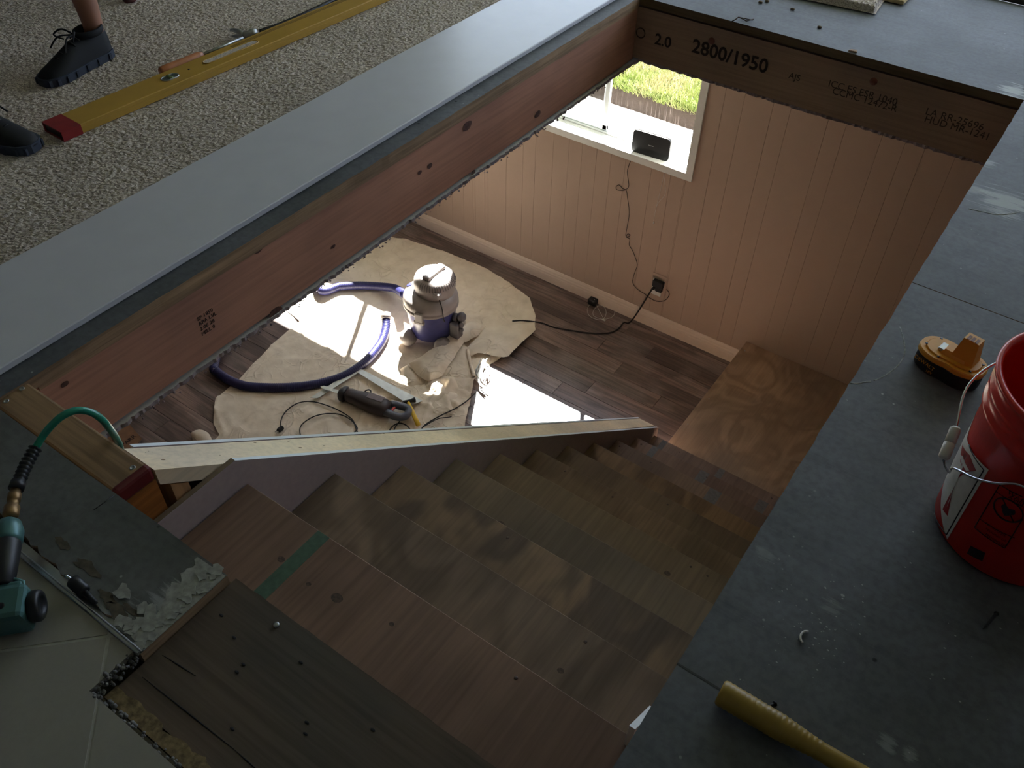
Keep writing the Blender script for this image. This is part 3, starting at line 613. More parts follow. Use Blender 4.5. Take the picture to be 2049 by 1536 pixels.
b = MB(); b.box((SX0, .425, -.2225 + .0003), (SX1, .443, -.0445)); part(b, 'riser', 'ply_edge_x', st)
b = MB(); b.box((SX0 + .01, .46, FL), (SX0 + .048, 3.16, -2.6)); 
ml = wood('landing_plywood', (182, 150, 122), (160, 130, 104), 'Y', 1.1, 13, .1, .5, knots=[], seed=31, spec=.5, warp=1.1, third=(146, 124, 106), st_=(1, .7, 1), contrast=(.05, .95))
b = MB(); b.cbox((-1.176, .701 + RUN * 10 - .03, -2.494 - .018), (SX1, WY - .002, -2.494), .001); ld = part(b, 'landing_deck', ml, st, 'wide square plywood landing at the foot of the stairs')
b = MB(); b.box((-1.165, .701 + RUN * 10 - .02, FL), (-1.147, WY - .03, -2.5125)); b.box((-1.14, WY - .05, FL), (SX1, WY - .016, -2.5125)); part(b, 'landing_side', ml, st)
for i in range(5):
    p = Vector((-1.15 + .02 * R.random(), 3.3 + i * .27, -2.4938)); b = MB(); b.lathe([(.004, 0), (.004, .0006), (.001, .0008)], p, n=8); part(b, 'screw_head', 'steel', ld)
for (sx_,) in ((SX1 - .04,), (-.67,)):
    b = MB(); b.prism([Vector((sx_, .42, -.28)), Vector((sx_, 3.12, -.28 - RISE / RUN * 2.7)), Vector((sx_, 3.12, -2.70)), Vector((sx_, .42, -.62))][:3] + [Vector((sx_, 2.9, -2.70)), Vector((sx_, .42, -.62))], (.035, 0, 0)); part(b, 'stringer', 'pine_stud', st)
# scrap of drywall on the right stairwell wall
b = MB(); a = Xp(1259, 1451, -.2); c = Xp(1300, 1411, -.2); d = Xp(1273, 1459, -.2)
wr = [o for o in C.objects if o.name == 'wall_right'][0]
b.prism([a, c, c + Vector((0, .02, -.25)), a + Vector((0, 0, -.25))], (.012, 0, 0)); o = b.build('trim_2', 'drywall_edge', None); o['kind'] = 'structure'
# ================================================================ HALF WALL beside the stairs
hw = thing('wall_stair', None, None, (-1.265, 1.9, FL), kind='structure')
SL = .837
def zt_(y): return -.136 - SL * (y - .69)
def za_(y): return -.016 - .8275 * (y - .522)
def board(xa, xb, y0, y1, flat, zoff, nm, mats):
    top = [(y0, zt_(flat) + zoff), (flat, zt_(flat) + zoff), (y1, zt_(y1) + zoff)] if flat > y0 else [(y0, zt_(y0) + zoff), (y1, zt_(y1) + zoff)]
    P_ = [Vector((xa, y, z)) for y, z in top] + [Vector((xa, y1, FL)), Vector((xa, y0, FL))]
    b = MB(); b.prism(P_, (xb - xa, 0, 0), 0, 1)
    # material of the near horizontal cut
    return part(b, nm, mats, hw)
board(-1.218, -1.2055, OY0 + .015, 3.247, .69, 0, 'drywall', ['drywall', 'drywall_edge'])
b = MB(); b.box((-1.2178, OY0 + .014, -.1362), (-1.2058, .69, -.1345)); part(b, 'drywall_paper', 'drywall_back', hw)
zr_ = zt_; zt_ = lambda y: za_(y) + .001
board(-1.334, -1.321, .545, 3.235, .545, 0, 'drywall', ['drywall', 'drywall_edge'])
# sloping pine top plate
pa = lambda y, o: Vector((-1.318, y, zt_(y) + o))
b = MB(); b.prism([pa(.5245, -.002), pa(3.228, -.002), Vector((-1.318, 3.228, zt_(3.228) - .05)), Vector((-1.318, .5245, zt_(.5245) - .048))], (.0955, 0, 0)); part(b, 'top_plate', 'pine', hw)
M['pknot'] = plain('pine_knot', (128, 96, 66), .7, var=.4, vs=90)
for (u, v, kr) in ((510, 886, .006), (577, 883, .005), (601, 896, .008), (648, 892, .005), (326, 920, .007), (768, 868, .004), (1003, 866, .004), (291, 906, .002), (297, 903, .002), (304, 905, .002), (440, 911, .003)):
    rr_y = ray(u, v); nn_ = Vector((0, .8275, 1)); p0_ = Vector((0, .522, za_(.522) - .0022)); t_ = (p0_ - Vector((0, 0, CAMH))).dot(nn_) / rr_y.dot(nn_); p = Vector((0, 0, CAMH)) + rr_y * t_; ty_ = Vector((0, 1, -.8275)).normalized(); nn_.normalize(); n = 10
    b = MB(); b.add([p + nn_ * .0012] + [p + nn_ * .0007 + Vector((kr * .7 * math.cos(a), 0, 0)) + ty_ * kr * 1.5 * math.sin(a) for a in [2 * math.pi * i / n for i in range(n)]], [(0, i + 1, (i + 1) % n + 1) for i in range(n)]); part(b, 'wood_knot', 'pknot', hw)
for y0 in (.545, 1.15, 1.75, 2.35, 2.95):
    b = MB(); b.prism([Vector((-1.316, y0, zt_(y0) - .052)), Vector((-1.316, y0 + .038, zt_(y0 + .038) - .052)), Vector((-1.316, y0 + .038, FL + .04)), Vector((-1.316, y0, FL + .04))], (.0915, 0, 0)); part(b, 'stud', 'pine_stud', hw)
b = MB(); b.box((-1.316, .545, FL), (-1.2245, 3.228, FL + .038)); part(b, 'bottom_plate', 'pine_stud', hw)
b = MB(); b.box((-1.316, 3.19, FL + .04), (-1.2245, 3.228, zt_(3.228) - .052)); part(b, 'end_stud', 'pine_stud', hw)
b = MB(); b.box((-1.334, 3.2475, FL), (-1.2055, 3.2595, zt_(3.26) + .0)); 
# ================================================================ BASEMENT THINGS
def att(b, name, mat, par):
    c = ctr(b); o = b.build(name, mat, None, c); o.parent = par; pl = par
    m = Matrix.Identity(4)
    while pl: m = (Matrix.Translation(pl.location) @ pl.rotation_euler.to_matrix().to_4x4()) @ m; pl = pl.parent
    L_ = m.inverted() @ Matrix.Translation(c); o.matrix_basis = L_; return o
def onwall(u, v, d=0): return Yp(u, v, WY - d)
# speaker on the sill
sill = WA[2] + .004
sp = thing('radio', 'white portable speaker with black front standing on the window sill', 'speaker', (-2.075, 4.53, sill), math.radians(4))
def local(b, name, mat, par, label=None):
    o = b.build(name, mat, par)
    if label: o['label'] = label
    return o
def rrect(w_, h_, r, n=5):
    out = []
    for cx_, cz_, a0 in ((w_ / 2 - r, h_ - r, 0), (-w_ / 2 + r, h_ - r, 90), (-w_ / 2 + r, r, 180), (w_ / 2 - r, r, 270)):
        for i in range(n): a = math.radians(a0 + 90 * i / (n - 1)); out.append((cx_ + r * math.cos(a), cz_ + r * math.sin(a)))
    return out
b = MB(); b.prism([Vector((x, -.03, z)) for x, z in rrect(.25, .150, .024)], (0, .012, 0)); local(b, 'front_grille', 'black', sp, 'black front')
b = MB(); b.prism([Vector((x, -.0185, z)) for x, z in rrect(.254, .154, .026)], (0, .006, 0)); b.prism([Vector((x, -.0125, z)) for x, z in rrect(.246, .148, .03)], (0, .062, 0)); local(b, 'speaker_case', 'vinyl', sp)
b = MB(); b.cbox((-.04, .0, .1455), (.045, .035, .151), .001); local(b, 'display_screen', M.setdefault('screen', plain('dark_screen', (70, 72, 86), .2)), sp)
b = MB(); b.cbox((-.016, -.0312, .072), (.018, -.0298, .0765), .0005); local(b, 'badge', 'steel', sp)
# its cord down the wall
pts = [Vector((-2.17, 4.50, sill + .012)), Vector((-2.185, 4.462, sill - .002))]
for (u, v) in ((1262, 320), (1256, 338), (1256, 352), (1258, 372), (1252, 379), (1244, 381), (1234, 379), (1233, 373), (1239, 370), (1246, 377), (1253, 381), (1256, 398), (1259, 425), (1256, 448), (1252, 470), (1256, 474), (1261, 470), (1256, 468), (1253, 474), (1260, 478), (1259, 490), (1265, 500), (1270, 512), (1275, 530), (1269, 548), (1266, 565), (1275, 578), (1290, 588), (1300, 596), (1315, 603), (1330, 601), (1338, 592), (1338, 584), (1333, 579)):
    pts.append(onwall(u, v, .006 + .004 * R.random()))
b = MB(); b.tube(smooth_path(pts, 4), .0021, 6); att(b, 'power_cord', 'cable', sp)
# blind cord
pts = [onwall(u, v, .004) for u, v in ((1330, 338), (1326, 360), (1318, 395), (1313, 415), (1309, 435), (1308, 442))]
b = MB(); b.tube(smooth_path(pts, 4), .0011, 5); pts = [onwall(u, v, .004) for u, v in ((1328, 338), (1330, 365), (1332, 380), (1329, 392), (1320, 402), (1313, 414))]; b.tube(smooth_path(pts, 4), .0011, 5)
bc = thing('blind_cord', 'thin pale cord with small tassel hanging below the window', 'cord', tuple(onwall(1308, 442, .004))); part(b, 'string', 'whitecable', bc)
p = onwall(1308, 447, .005); b = MB(); b.lathe([(.0025, .018), (.0045, .012), (.005, 0), (.002, -.002)], (p.x, WY - .007, p.z), n=8); part(b, 'tassel', 'white', bc)
# outlet with plugs
oc = Vector((-1.857, WY, -2.35)); ou = thing('wall_outlet', 'tan wall outlet plate holding two black plugs', 'outlet', oc)
b = MB(); b.cbox((oc.x - .055, WY - .006, oc.z - .082), (oc.x + .055, WY, oc.z + .1), .003); part(b, 'cover_plate', 'wallboard', ou)
b = MB(); b.cbox((oc.x - .043, WY - .012, oc.z - .075), (oc.x + .03, WY - .006, oc.z + .06), .002); part(b, 'receptacle', 'white', ou)
pp = onwall(1318, 573, .03)
pl = thing('power_plug', 'fat black plug and adapter pushed into the wall outlet', 'plug', (pp.x, WY - .03, pp.z))
b = MB(); b.cbox((pp.x - .045, WY - .05, pp.z - .005), (pp.x + .035, WY - .0125, pp.z + .045), .008, smooth=False); b.cbox((pp.x - .02, WY - .045, pp.z - .04), (pp.x + .03, WY - .0125, pp.z + .0), .008); b.lathe([(.014, 0), (.012, .02), (.006, .045)], (pp.x - .02, WY - .03, pp.z - .01), (-.6, -.1, -.8), 10); part(b, 'plug_body', 'black', pl)
# thick black cable from plug along floor
pe = Vector((pp.x - .045, WY - .034, pp.z - .045)); fz = FL + .006
pts = [pe, Vector((-1.93, WY - .03, -2.50)), Vector((-1.97, WY - .03, -2.62)), Vector((-1.99, WY - .09, FL + .03))] + [Zp(u, v, fz) for u, v in ((1248, 645), (1238, 657), (1222, 665), (1200, 667), (1180, 666), (1150, 662), (1110, 655), (1085, 646), (1065, 643))] + [Zp(u, v, FL + .03) for u, v in ((1045, 641), (1025, 642))]
b = MB(); b.tube(smooth_path(pts, 5), .0055, 8); solo(b, 'extension_cord', 'cable', 'thick black extension cord from outlet across floor to the drop cloth', 'cord')
# charger with white cable
cp = Zp(1187, 607, FL); ch = thing('phone_charger', 'small black charger block with white cable by the baseboard', 'charger', cp)
b = MB(); b.cbox((cp.x - .035, cp.y - .03, FL), (cp.x + .03, cp.y + .035, FL + .045), .008); part(b, 'charger_block', 'black', ch)
pts = [cp + Vector((.01, -.01, .05)), Zp(1192, 605, FL + .02)] + [Zp(u, v, FL + .004) for u, v in ((1180, 610), (1175, 620), (1180, 632), (1195, 639), (1208, 637), (1213, 625), (1208, 613), (1197, 612), (1188, 620), (1187, 630), (1196, 636), (1212, 638), (1226, 633), (1230, 623), (1224, 612), (1208, 606), (1194, 609))] + [Zp(1210, 641, FL + .006)]
b = MB(); b.tube(smooth_path(pts, 5), .0016, 5); b.cbox(tuple(Zp(1208, 641, FL) - Vector((.012, .006, 0))), tuple(Zp(1208, 641, FL) + Vector((.012, .006, .007))), .001); part(b, 'usb_cable', 'whitecable', ch)
# ---------------- drop cloth
t = NT('cream_canvas'); v_ = t.coord(); a_ = t.noise(v_, 9, 4); c_ = t.noise(v_, 400, 2); nz_ = t.n('ShaderNodeTexNoise'); nz_.inputs['Scale'].default_value = 3.5; t.l(v_, nz_.inputs['Vector']); ad_ = t.n('ShaderNodeVectorMath', operation='MULTIPLY_ADD'); t.l(nz_.outputs['Color'], ad_.inputs[0]); ad_.inputs[1].default_value = (.5, .5, .5); t.l(v_, ad_.inputs[2])
vo_ = t.n('ShaderNodeTexVoronoi', feature='DISTANCE_TO_EDGE'); vo_.inputs['Scale'].default_value = 3.2; t.l(ad_.outputs[0], vo_.inputs['Vector']); f1 = t.ramp(vo_.outputs['Distance'], [(0, Wt), (.035, (.35,) * 3), (.16, K)])
vo_ = t.n('ShaderNodeTexVoronoi', feature='DISTANCE_TO_EDGE'); vo_.inputs['Scale'].default_value = 7.5; t.l(ad_.outputs[0], vo_.inputs['Vector']); f2 = t.ramp(vo_.outputs['Distance'], [(0, (.5,) * 3), (.05, (.15,) * 3), (.2, K)])
mk_ = t.ramp(t.noise(v_, 3.0, 2), [(.45, K), (.62, Wt)]); hh_ = t.mix(.2, t.mix(mk_, t.ramp(a_, [(0, K), (1, (.5,) * 3)]), t.mix(1.0, f1, f2, 'ADD')), a_)
M['canvas'] = t.fin(t.ramp(a_, [(.3, lin((222, 208, 188))), (.7, lin((240, 228, 210)))]), .9, hh_, .8, .011, 0, .1)
def seg_d(x, y, a, b_):
    ax, ay = a; bx, by = b_; dx, dy = bx - ax, by - ay; L2 = dx * dx + dy * dy; t = max(0, min(1, ((x - ax) * dx + (y - ay) * dy) / L2)); return math.hypot(x - ax - dx * t, y - ay - dy * t)
def F2(u, v): p = Zp(u, v, FL); return (p.x, p.y)
cre = [((470, 755), (620, 660), .006, .02), ((430, 800), (560, 790), .005, .015), ((520, 700), (700, 640), .004, .012), ((440, 860), (600, 800), .006, .015), ((560, 860), (690, 760), .012, .02), ((600, 640), (520, 720), .004, .01), ((840, 545), (960, 610), .01, .02), ((880, 600), (1000, 560), .008, .02), ((930, 640), (1000, 560), .012, .015), ((930, 640), (1040, 630), .012, .015), ((935, 640), (1060, 600), .006, .012), ((990, 640), (960, 560), .006, .01), ((900, 500), (960, 640), .006, .02), ((820, 540), (860, 480), .005, .015), ((600, 870), (660, 840), .014, .02), ((700, 870), (760, 800), .018, .025), ((740, 860), (720, 800), .012, .02), ((450, 870), (430, 820), .02, .02), ((480, 860), (520, 820), .014, .02), ((860, 780), (930, 830), .02, .02), ((820, 800), (880, 830), .025, .02), ((840, 850), (930, 810), .012, .02), ((880, 770), (850, 840), .02, .02), ((780, 520), (850, 560), .004, .012)]
for _ in range(60):
    u, v = R.uniform(430, 1060), R.uniform(480, 870); a_ = R.choice((.45, .45, -.62, 2.2, R.uniform(-1.5, 1.5))); L_ = R.uniform(25, 110); cre.append(((u, v), (u + L_ * math.cos(a_), v + L_ * math.sin(a_)), R.uniform(.003, .010), R.uniform(.006, .012)))
cre = [(F2(*a), F2(*b_), h_, w_) for a, b_, h_, w_ in cre]
def hcl(x, y, base=.004, amp=.010):
    z = base + amp * max(0, noise.noise(Vector((x * 2.6, y * 2.6, 3))) + .25) + amp * .35 * abs(noise.noise(Vector((x * 8, y * 8, 5))))
    z += amp * .8 * (1 - abs(noise.noise(Vector((x * 3.3, y * 3.3, 11)))) * 4 if abs(noise.noise(Vector((x * 3.3, y * 3.3, 11)))) < .25 else 0)
    for a, b_, h_, w_ in cre: 
        d = seg_d(x, y, a, b_); z += h_ * math.exp(-(d / (w_ * .75)) ** 1.0) if d < .12 else 0
    d = math.hypot(x + 2.62, y - 3.15)
    if d < .42: z += .045 * (1 - d / .42) * (abs(noise.noise(Vector((x * 9, y * 9, 1)))) * 2 + .3)
    return z
def clothpiece(b, poly, step, zf, wig=.006):
    out = []
    for i in range(len(poly)):
        a = Vector(poly[i]); c = Vector(poly[(i + 1) % len(poly)]); n = max(1, int((c - a).length / step))
        for k in range(n):
            p = a.lerp(c, k / n); out.append(p + Vector((noise.noise(Vector((p.x * 12, p.y * 12, 0))), noise.noise(Vector((p.x * 12, p.y * 12, 9))))) * wig)
    xs = [p.x for p in out]; ys = [p.y for p in out]; pts = list(out); rr = random.Random(2)
    x = min(xs)
    def inside(px, py):
        r = False
        for i in range(len(out)):
            a, c = out[i], out[(i + 1) % len(out)]
            if (a.y > py) != (c.y > py) and px < (c.x - a.x) * (py - a.y) / (c.y - a.y) + a.x: r = not r
        return r
    while x < max(xs):
        y = min(ys)
        while y < max(ys):
            px, py = x + rr.uniform(-.3, .3) * step, y + rr.uniform(-.3, .3) * step
            if inside(px, py): pts.append(Vector((px, py)))
            y += step
        x += step
    r = geometry.delaunay_2d_cdt(pts, [], [list(range(len(out)))], 1, 1e-5)
    vs = [Vector((p.x, p.y, FL + zf(p.x, p.y))) for p in r[0]]
    b.add(vs, [tuple(f) for f in r[2]], True)
dc = thing('drop_cloth', 'crumpled cream canvas drop cloth spread on the basement floor', 'drop cloth', (-3.2, 3.1, FL))
outl = [F2(600, 645), F2(545, 690), F2(470, 770), F2(432, 800), F2(428, 850), F2(440, 872), (-3.5, 1.80), (-3.0, 1.72), (-2.4, 1.8), (-2.2, 2.1), (-2.14, 2.6), F2(928, 868), F2(948, 770), F2(975, 735), F2(1010, 712), F2(1048, 682), F2(1070, 660), F2(1072, 635), F2(1060, 600), F2(1035, 580), F2(975, 540), F2(915, 515), F2(860, 495), F2(820, 482), F2(790, 478), (-4.3, 4.12), (-4.6, 3.8), (-4.5, 3.3), (-4.2, 3.1)]
b = MB(); clothpiece(b, outl, .0155, lambda x, y: hcl(x, y)); cl = part(b, 'cloth_sheet', 'canvas', dc)
def px(l, z=.04): return [(Zp(u, v, FL + z).x, Zp(u, v, FL + z).y) for u, v in l]
def flap(poly, zc, edge0, thick=.02, seed=0, ridge=None):
    b = MB(); P_ = [Vector(p) for p in poly]; cx_ = sum(p.x for p in P_) / len(P_); cy_ = sum(p.y for p in P_) / len(P_)
    def zf(x, y):
        d = min(seg_d(x, y, tuple(P_[i]), tuple(P_[(i + 1) % len(P_)])) for i in range(len(P_)))
        z = edge0 + (zc - edge0) * min(1, (d / .05)) ** .6 + .010 * noise.noise(Vector((x * 9, y * 9, seed))) + .006 * abs(noise.noise(Vector((x * 22, y * 22, seed))))
        if ridge:
            for a, c, h_, w_ in ridge: z += h_ * math.exp(-(seg_d(x, y, a, c) / w_) ** 1.3)
        return z
    clothpiece(b, poly, .014, zf, .004); o = part(b, 'cloth_fold', 'canvas', dc); return o
F1 = px([(818, 728), (845, 712), (876, 690), (909, 661), (937, 642), (952, 640), (971, 653), (955, 672), (927, 682), (909, 713), (893, 738), (883, 750), (860, 760), (840, 752)], .07)
flap(F1, .10, .05, seed=1, ridge=[(F1[3], F1[0], .02, .03), (F1[6], F1[10], .012, .02)])
F2_ = px([(934, 694), (952, 675), (971, 655), (1020, 648), (1068, 643), (1072, 657), (1052, 676), (1017, 710), (1002, 714), (975, 706), (955, 704), (942, 711)], .06)
flap(F2_, .065, .05, seed=2, ridge=[(F2_[2], F2_[8], .012, .02)])
F3 = px([(925, 684), (936, 693), (944, 720), (950, 752), (915, 756), (883, 752), (900, 720)], .03); flap(F3, .045, .02, seed=3)
F4 = px([(800, 735), (820, 726), (850, 752), (850, 768), (820, 772), (800, 755)], .03); flap(F4, .05, .012, seed=4)
F5 = px([(860, 762), (884, 750), (950, 754), (930, 775), (905, 785), (880, 770)], .03); flap(F5, .05, .015, seed=5)
F6 = px([(872, 760), (920, 790), (905, 830), (870, 838), (850, 800)], .02); flap(F6, .045, .012, seed=6, ridge=[(F6[0], F6[2], .02, .02)])
F7 = px([(880, 790), (935, 780), (940, 810), (905, 838), (890, 820)], .02); flap(F7, .03, .012, seed=7)
b = MB(); pts = [Zp(u, v, FL + .05) for u, v in ((936, 700), (940, 722), (949, 752))]; b.tube(smooth_path(pts, 5), .012, 8); part(b, 'cloth_fold', 'canvas', dc)
# frayed cord bundle lit by the sun
rb_ = thing('rope_coil', 'tangled white cord bundle lit by the sun at the cloth edge', 'rope', tuple(Zp(962, 745, FL)))
b = MB()
for k in range(7):
    o_ = Vector((R.uniform(-.03, .03), R.uniform(-.03, .03), 0)); pts = [Zp(u, v, FL + .03 + .02 * R.random()) + o_ for u, v in ((968, 716), (962, 730), (955, 745), (968, 752), (976, 738), (964, 728), (957, 758), (972, 772))]
    b.tube(smooth_path(pts, 4), .004, 6)
part(b, 'cord_loops', 'whitecable', rb_)
# bit of cloth poking out by the near header
b = MB(); q_ = Zp(410, 874, FL); b.ball((q_.x, q_.y - .02, FL + .01), .06, 16, sx=1.2, sy=.9, sz=.7); 
for i in range(len(b.v)):
    x, y, z = b.v[i]; k_ = noise.noise(Vector((x * 20, y * 20, z * 20))) * .012; b.v[i] = (x + k_, y + k_, max(z, FL + .001))
solo(b, 'crumpled_bag', 'canvas', 'crumpled tan cloth bundle on the planks beside the drop cloth corner', 'cloth')
# ---------------- vacuum
VC = Vector((-3.04, 3.47, FL + .012)); vz = VC.z
def vpart(b, *a):
    b.v = [tuple(VC + Vector(((x - VC.x) * 1.1, (y - VC.y) * 1.1, (z - VC.z) * 1.13 if z > VC.z else z - VC.z))) for x, y, z in b.v]; return part(b, *a)
vc = thing('shop_vacuum', 'wet and dry vacuum with grey lid and blue tank on castors', 'vacuum cleaner', VC)
M['vgrey'] = plain('warm_grey_plastic', (162, 154, 150), .4, var=.05); M['vblue'] = plain('blue_tank_plastic', (62, 64, 118), .28, spec=.7, var=.08); M['vdark'] = plain('dark_grey_plastic', (100, 96, 98), .45)
b = MB(); b.lathe([(.128, .055), (.134, .06), (.142, .12), (.152, .22), (.158, .285), (.16, .29), (.150, .295)], VC, n=40); vpart(b, 'tank', 'vblue', vc, 'blue tank')
b = MB(); b.lathe([(.163, .262), (.171, .266), (.171, .280), (.166, .284), (.169, .295), (.167, .318), (.158, .336), (.140, .350), (.120, .358), (.105, .362)], VC, n=40); lid = vpart(b, 'lid', 'vgrey', vc, 'grey lid')
b = MB(); b.lathe([(.116, .345), (.122, .360), (.126, .392), (.126, .43), (.118, .452), (.095, .468), (.05, .476), (.001, .478)], VC + Vector((.020, .022, 0)), n=40); mo = vpart(b, 'motor_cover', 'vgrey', vc)
b = MB()
for k in range(34):
    a = math.radians(-95 + k * 7.6); c_ = VC + Vector((.020, .022, 0)); d_ = Vector((math.cos(a), math.sin(a), 0)); p0 = c_ + d_ * .082 + Vector((0, 0, .4705)); p1 = c_ + d_ * .119 + Vector((0, 0, .4525)); p2 = c_ + d_ * .129 + Vector((0, 0, .425))
    b.tube([p0, p1, p2], .0022, 4)
vpart(b, 'vent_ribs', 'vdark', mo)
b = MB(); c_ = VC + Vector((.020, .022, .468)); b.cbox(tuple(c_ + Vector((-.026, -.085, 0))), tuple(c_ + Vector((.026, .085, .026))), .010, smooth=False); vpart(b, 'carry_handle', 'vgrey', mo)
for sgn in (-1, 1):
    b = MB(); b.lathe([(.022, 0), (.022, .004), (.014, .006)], c_ + Vector((0, sgn * .05, .022)), n=6, smooth=False); vpart(b, 'handle_recess', 'vdark', mo)
b = MB(); b.lathe([(.02, 0), (.02, .008), (.012, .01)], VC + Vector((-.135, -.03, .345)), Vector((-.5, -.1, 1)), 14); vpart(b, 'power_switch', 'vblue', mo)
for a in (-75, 105):
    d_ = Vector((math.cos(math.radians(a)), math.sin(math.radians(a)), 0)); p = VC + d_ * .172; q = Vector((-d_.y, d_.x, 0))
    m4 = frame(p, q, (0, 0, 1)); b = MB(); b.cbox((-.026, .235, -.008), (.026, .305, .012), .005, M_=m4); b.cbox((-.034, .228, -.006), (.034, .248, .014), .004, M_=m4); vpart(b, 'latch', 'vgrey', vc)
# inlet, hose socket
for (a, r_) in ((-20, .03),):
    pass
for k, a in enumerate((-118, -28, 62, 152)):
    d_ = Vector((math.cos(math.radians(a)), math.sin(math.radians(a)), 0)); p = VC + d_ * .165
    b = MB(); b.ball(p + Vector((0, 0, .045)), .058, 16, sx=1, sy=1, sz=.85); foot = vpart(b, 'foot_pod', 'vgrey', vc)
    b = MB(); cc_ = p + d_ * .012 + Vector((0, 0, .0095)); b.lathe([(.0205, -.011), (.0215, -.008), (.0215, .008), (.0205, .011)], Vector((cc_.x, cc_.y, FL + .0222)), (-d_.y, d_.x, 0), 14); vpart(b, 'castor', 'blackrub', vc)
b = MB(); b.lathe([(.028, 0), (.028, .02), (.022, .024)], VC + Vector((.155, .03, .20)), (1, .2, .2), 16)
b.ball(VC + Vector((.20, .045, .215)), .030, 14); b.ball(VC + Vector((.222, .012, .185)), .017, 10); b.ball(VC + Vector((.222, .008, .15)), .017, 10); b.cbox(tuple(VC + Vector((.15, -.02, .08))), tuple(VC + Vector((.215, .04, .19))), .01); vpart(b, 'drain_fittings', 'vdark', vc)
b = MB(); pts = [VC + Vector(p) for p in ((.105, -.06, .40), (.135, -.075, .38), (.155, -.08, .33), (.165, -.085, .27), (.168, -.075, .24))]; b.tube(smooth_path(pts, 4), .0035, 6); vpart(b, 'lid_cord', 'cable', vc)
b = MB(); b.cbox(tuple(VC + Vector((.085, -.085, .385))), tuple(VC + Vector((.135, -.045, .425))), .01); vpart(b, 'cord_wrap', 'vgrey', mo)
# hose
M['vhose'] = plain('dark_blue_hose', (42, 42, 86), .42, spec=.4, var=.06)
h1 = [Zp(u, v, FL + z) for u, v, z in ((772, 636, .10), (772, 655, .07), (765, 680, .05), (748, 705, .045), (725, 728, .04), (690, 750, .035), (655, 763, .035), (615, 771, .035), (570, 775, .035), (525, 775, .035), (490, 772, .035), (462, 762, .035), (445, 752, .035), (432, 742, .04), (428, 734, .05))]
h2 = [Vector((-4.1, 2.5, FL + .08)), Vector((-4.33, 2.8, FL + .10)), Vector((-4.42, 3.2, FL + .10)), Vector((-4.3, 3.55, FL + .07))] + [Zp(u, v, FL + z) for u, v, z in ((640, 579, .06), (680, 573, .05), (720, 571, .05), (760, 573, .06), (790, 577, .10), (808, 588, .20))]
hp = smooth_path(h1 + h2, 10); 
def ribbed(path, r, pitch, amp, n=14):
    L = [0]
    for i in range(1, len(path)): L.append(L[-1] + (path[i] - path[i - 1]).length)
    tot = L[-1]; m = int(tot / (pitch / 3)); out = []; rr = []; j = 0
    for i in range(m + 1):
        s_ = tot * i / m
        while j < len(L) - 2 and L[j + 1] < s_: j += 1
        t_ = (s_ - L[j]) / max(1e-9, L[j + 1] - L[j]); out.append(path[j].lerp(path[j + 1], t_)); rr.append(r + amp * (1 if i % 3 == 0 else -.5))
    return out, rr
pp_, rr_ = ribbed(hp, .030, .014, .0014); ho = thing('vacuum_hose', 'dark blue ribbed vacuum hose looping over the drop cloth', 'hose', tuple(Vector((hp[60].x, hp[60].y, FL))))
b = MB(); b.tube(pp_, rr_, 14); part(b, 'hose_tube', 'vhose', ho)
b = MB(); d_ = (hp[0] - hp[3]).normalized(); b.lathe([(.030, -.01), (.036, -.008), (.036, .034), (.031, .036), (.025, .036), (.025, .0)], hp[0], d_, 18); part(b, 'hose_cuff', 'vgrey', ho, 'pale cuff')
# ---------------- reciprocating saw
sA = Zp(686, 786, FL + .06); sB = Zp(806, 826, FL + .06); d_ = (sB - sA); d_.z = 0; L_ = d_.length; d_.normalize(); sd = Vector((-d_.y, d_.x, 0))
rs_ = thing('reciprocating_saw', 'black reciprocating saw with pale blade lying on the drop cloth', 'power saw', (sA.x, sA.y, FL + .015), math.atan2(d_.y, d_.x))
M['sawb'] = plain('dark_brown_black_plastic', (62, 54, 54), .4); M['sawgrey'] = plain('smoky_grip', (88, 92, 104), .4)
def slocal(b, *a):
    b.v = [(x * 1.1, y * 1.3, (z - .001) * 1.2 + .001) for x, y, z in b.v]; return local(b, *a)
def loft(b, secs, n=14, sup=3.0):   # secs: (x, cy, cz, hw, hh)
    vs = []
    for (x, cy_, cz_, hw_, hh_) in secs:
        for k in range(n):
            a = 2 * math.pi * k / n; c_, s_ = math.cos(a), math.sin(a); e = 2 / sup
            vs.append((x, cy_ + hw_ * math.copysign(abs(c_) ** e, c_), cz_ + hh_ * math.copysign(abs(s_) ** e, s_)))
    fs = []
    for i in range(len(secs) - 1):
        for k in range(n): fs.append((i * n + k, (i + 1) * n + k, (i + 1) * n + (k + 1) % n, i * n + (k + 1) % n)[::-1])
    fs.append(tuple(range(n))[::-1]); fs.append(tuple((len(secs) - 1) * n + k for k in range(n)))
    b.add(vs, fs, True)
q = L_ / .40
b = MB(); loft(b, [(0.02, 0, .035, .026, .03), (.05, 0, .036, .036, .034), (.09, -.002, .038, .034, .034), (.14, -.004, .04, .044, .038), (.2, -.006, .042, .050, .042), (.27, -.008, .042, .046, .04), (.31, -.008, .04, .036, .034)]); slocal(b, 'saw_body', 'sawb', rs_)
b = MB(); loft(b, [(-.012, 0, .035, .034, .034), (0, 0, .035, .040, .036), (.018, 0, .035, .040, .036), (.026, 0, .035, .032, .032)]); slocal(b, 'boot', 'black', rs_)
b = MB(); b.prism([Vector((-.15, -.004, .034)), Vector((-.135, .008, .034)), Vector((.0, .012, .034)), Vector((.0, -.010, .034)), Vector((-.13, -.012, .034))], (0, 0, .0015)); slocal(b, 'saw_blade', M.setdefault('pale', plain('pale_blade', (206, 208, 198), .4, .3)), rs_)
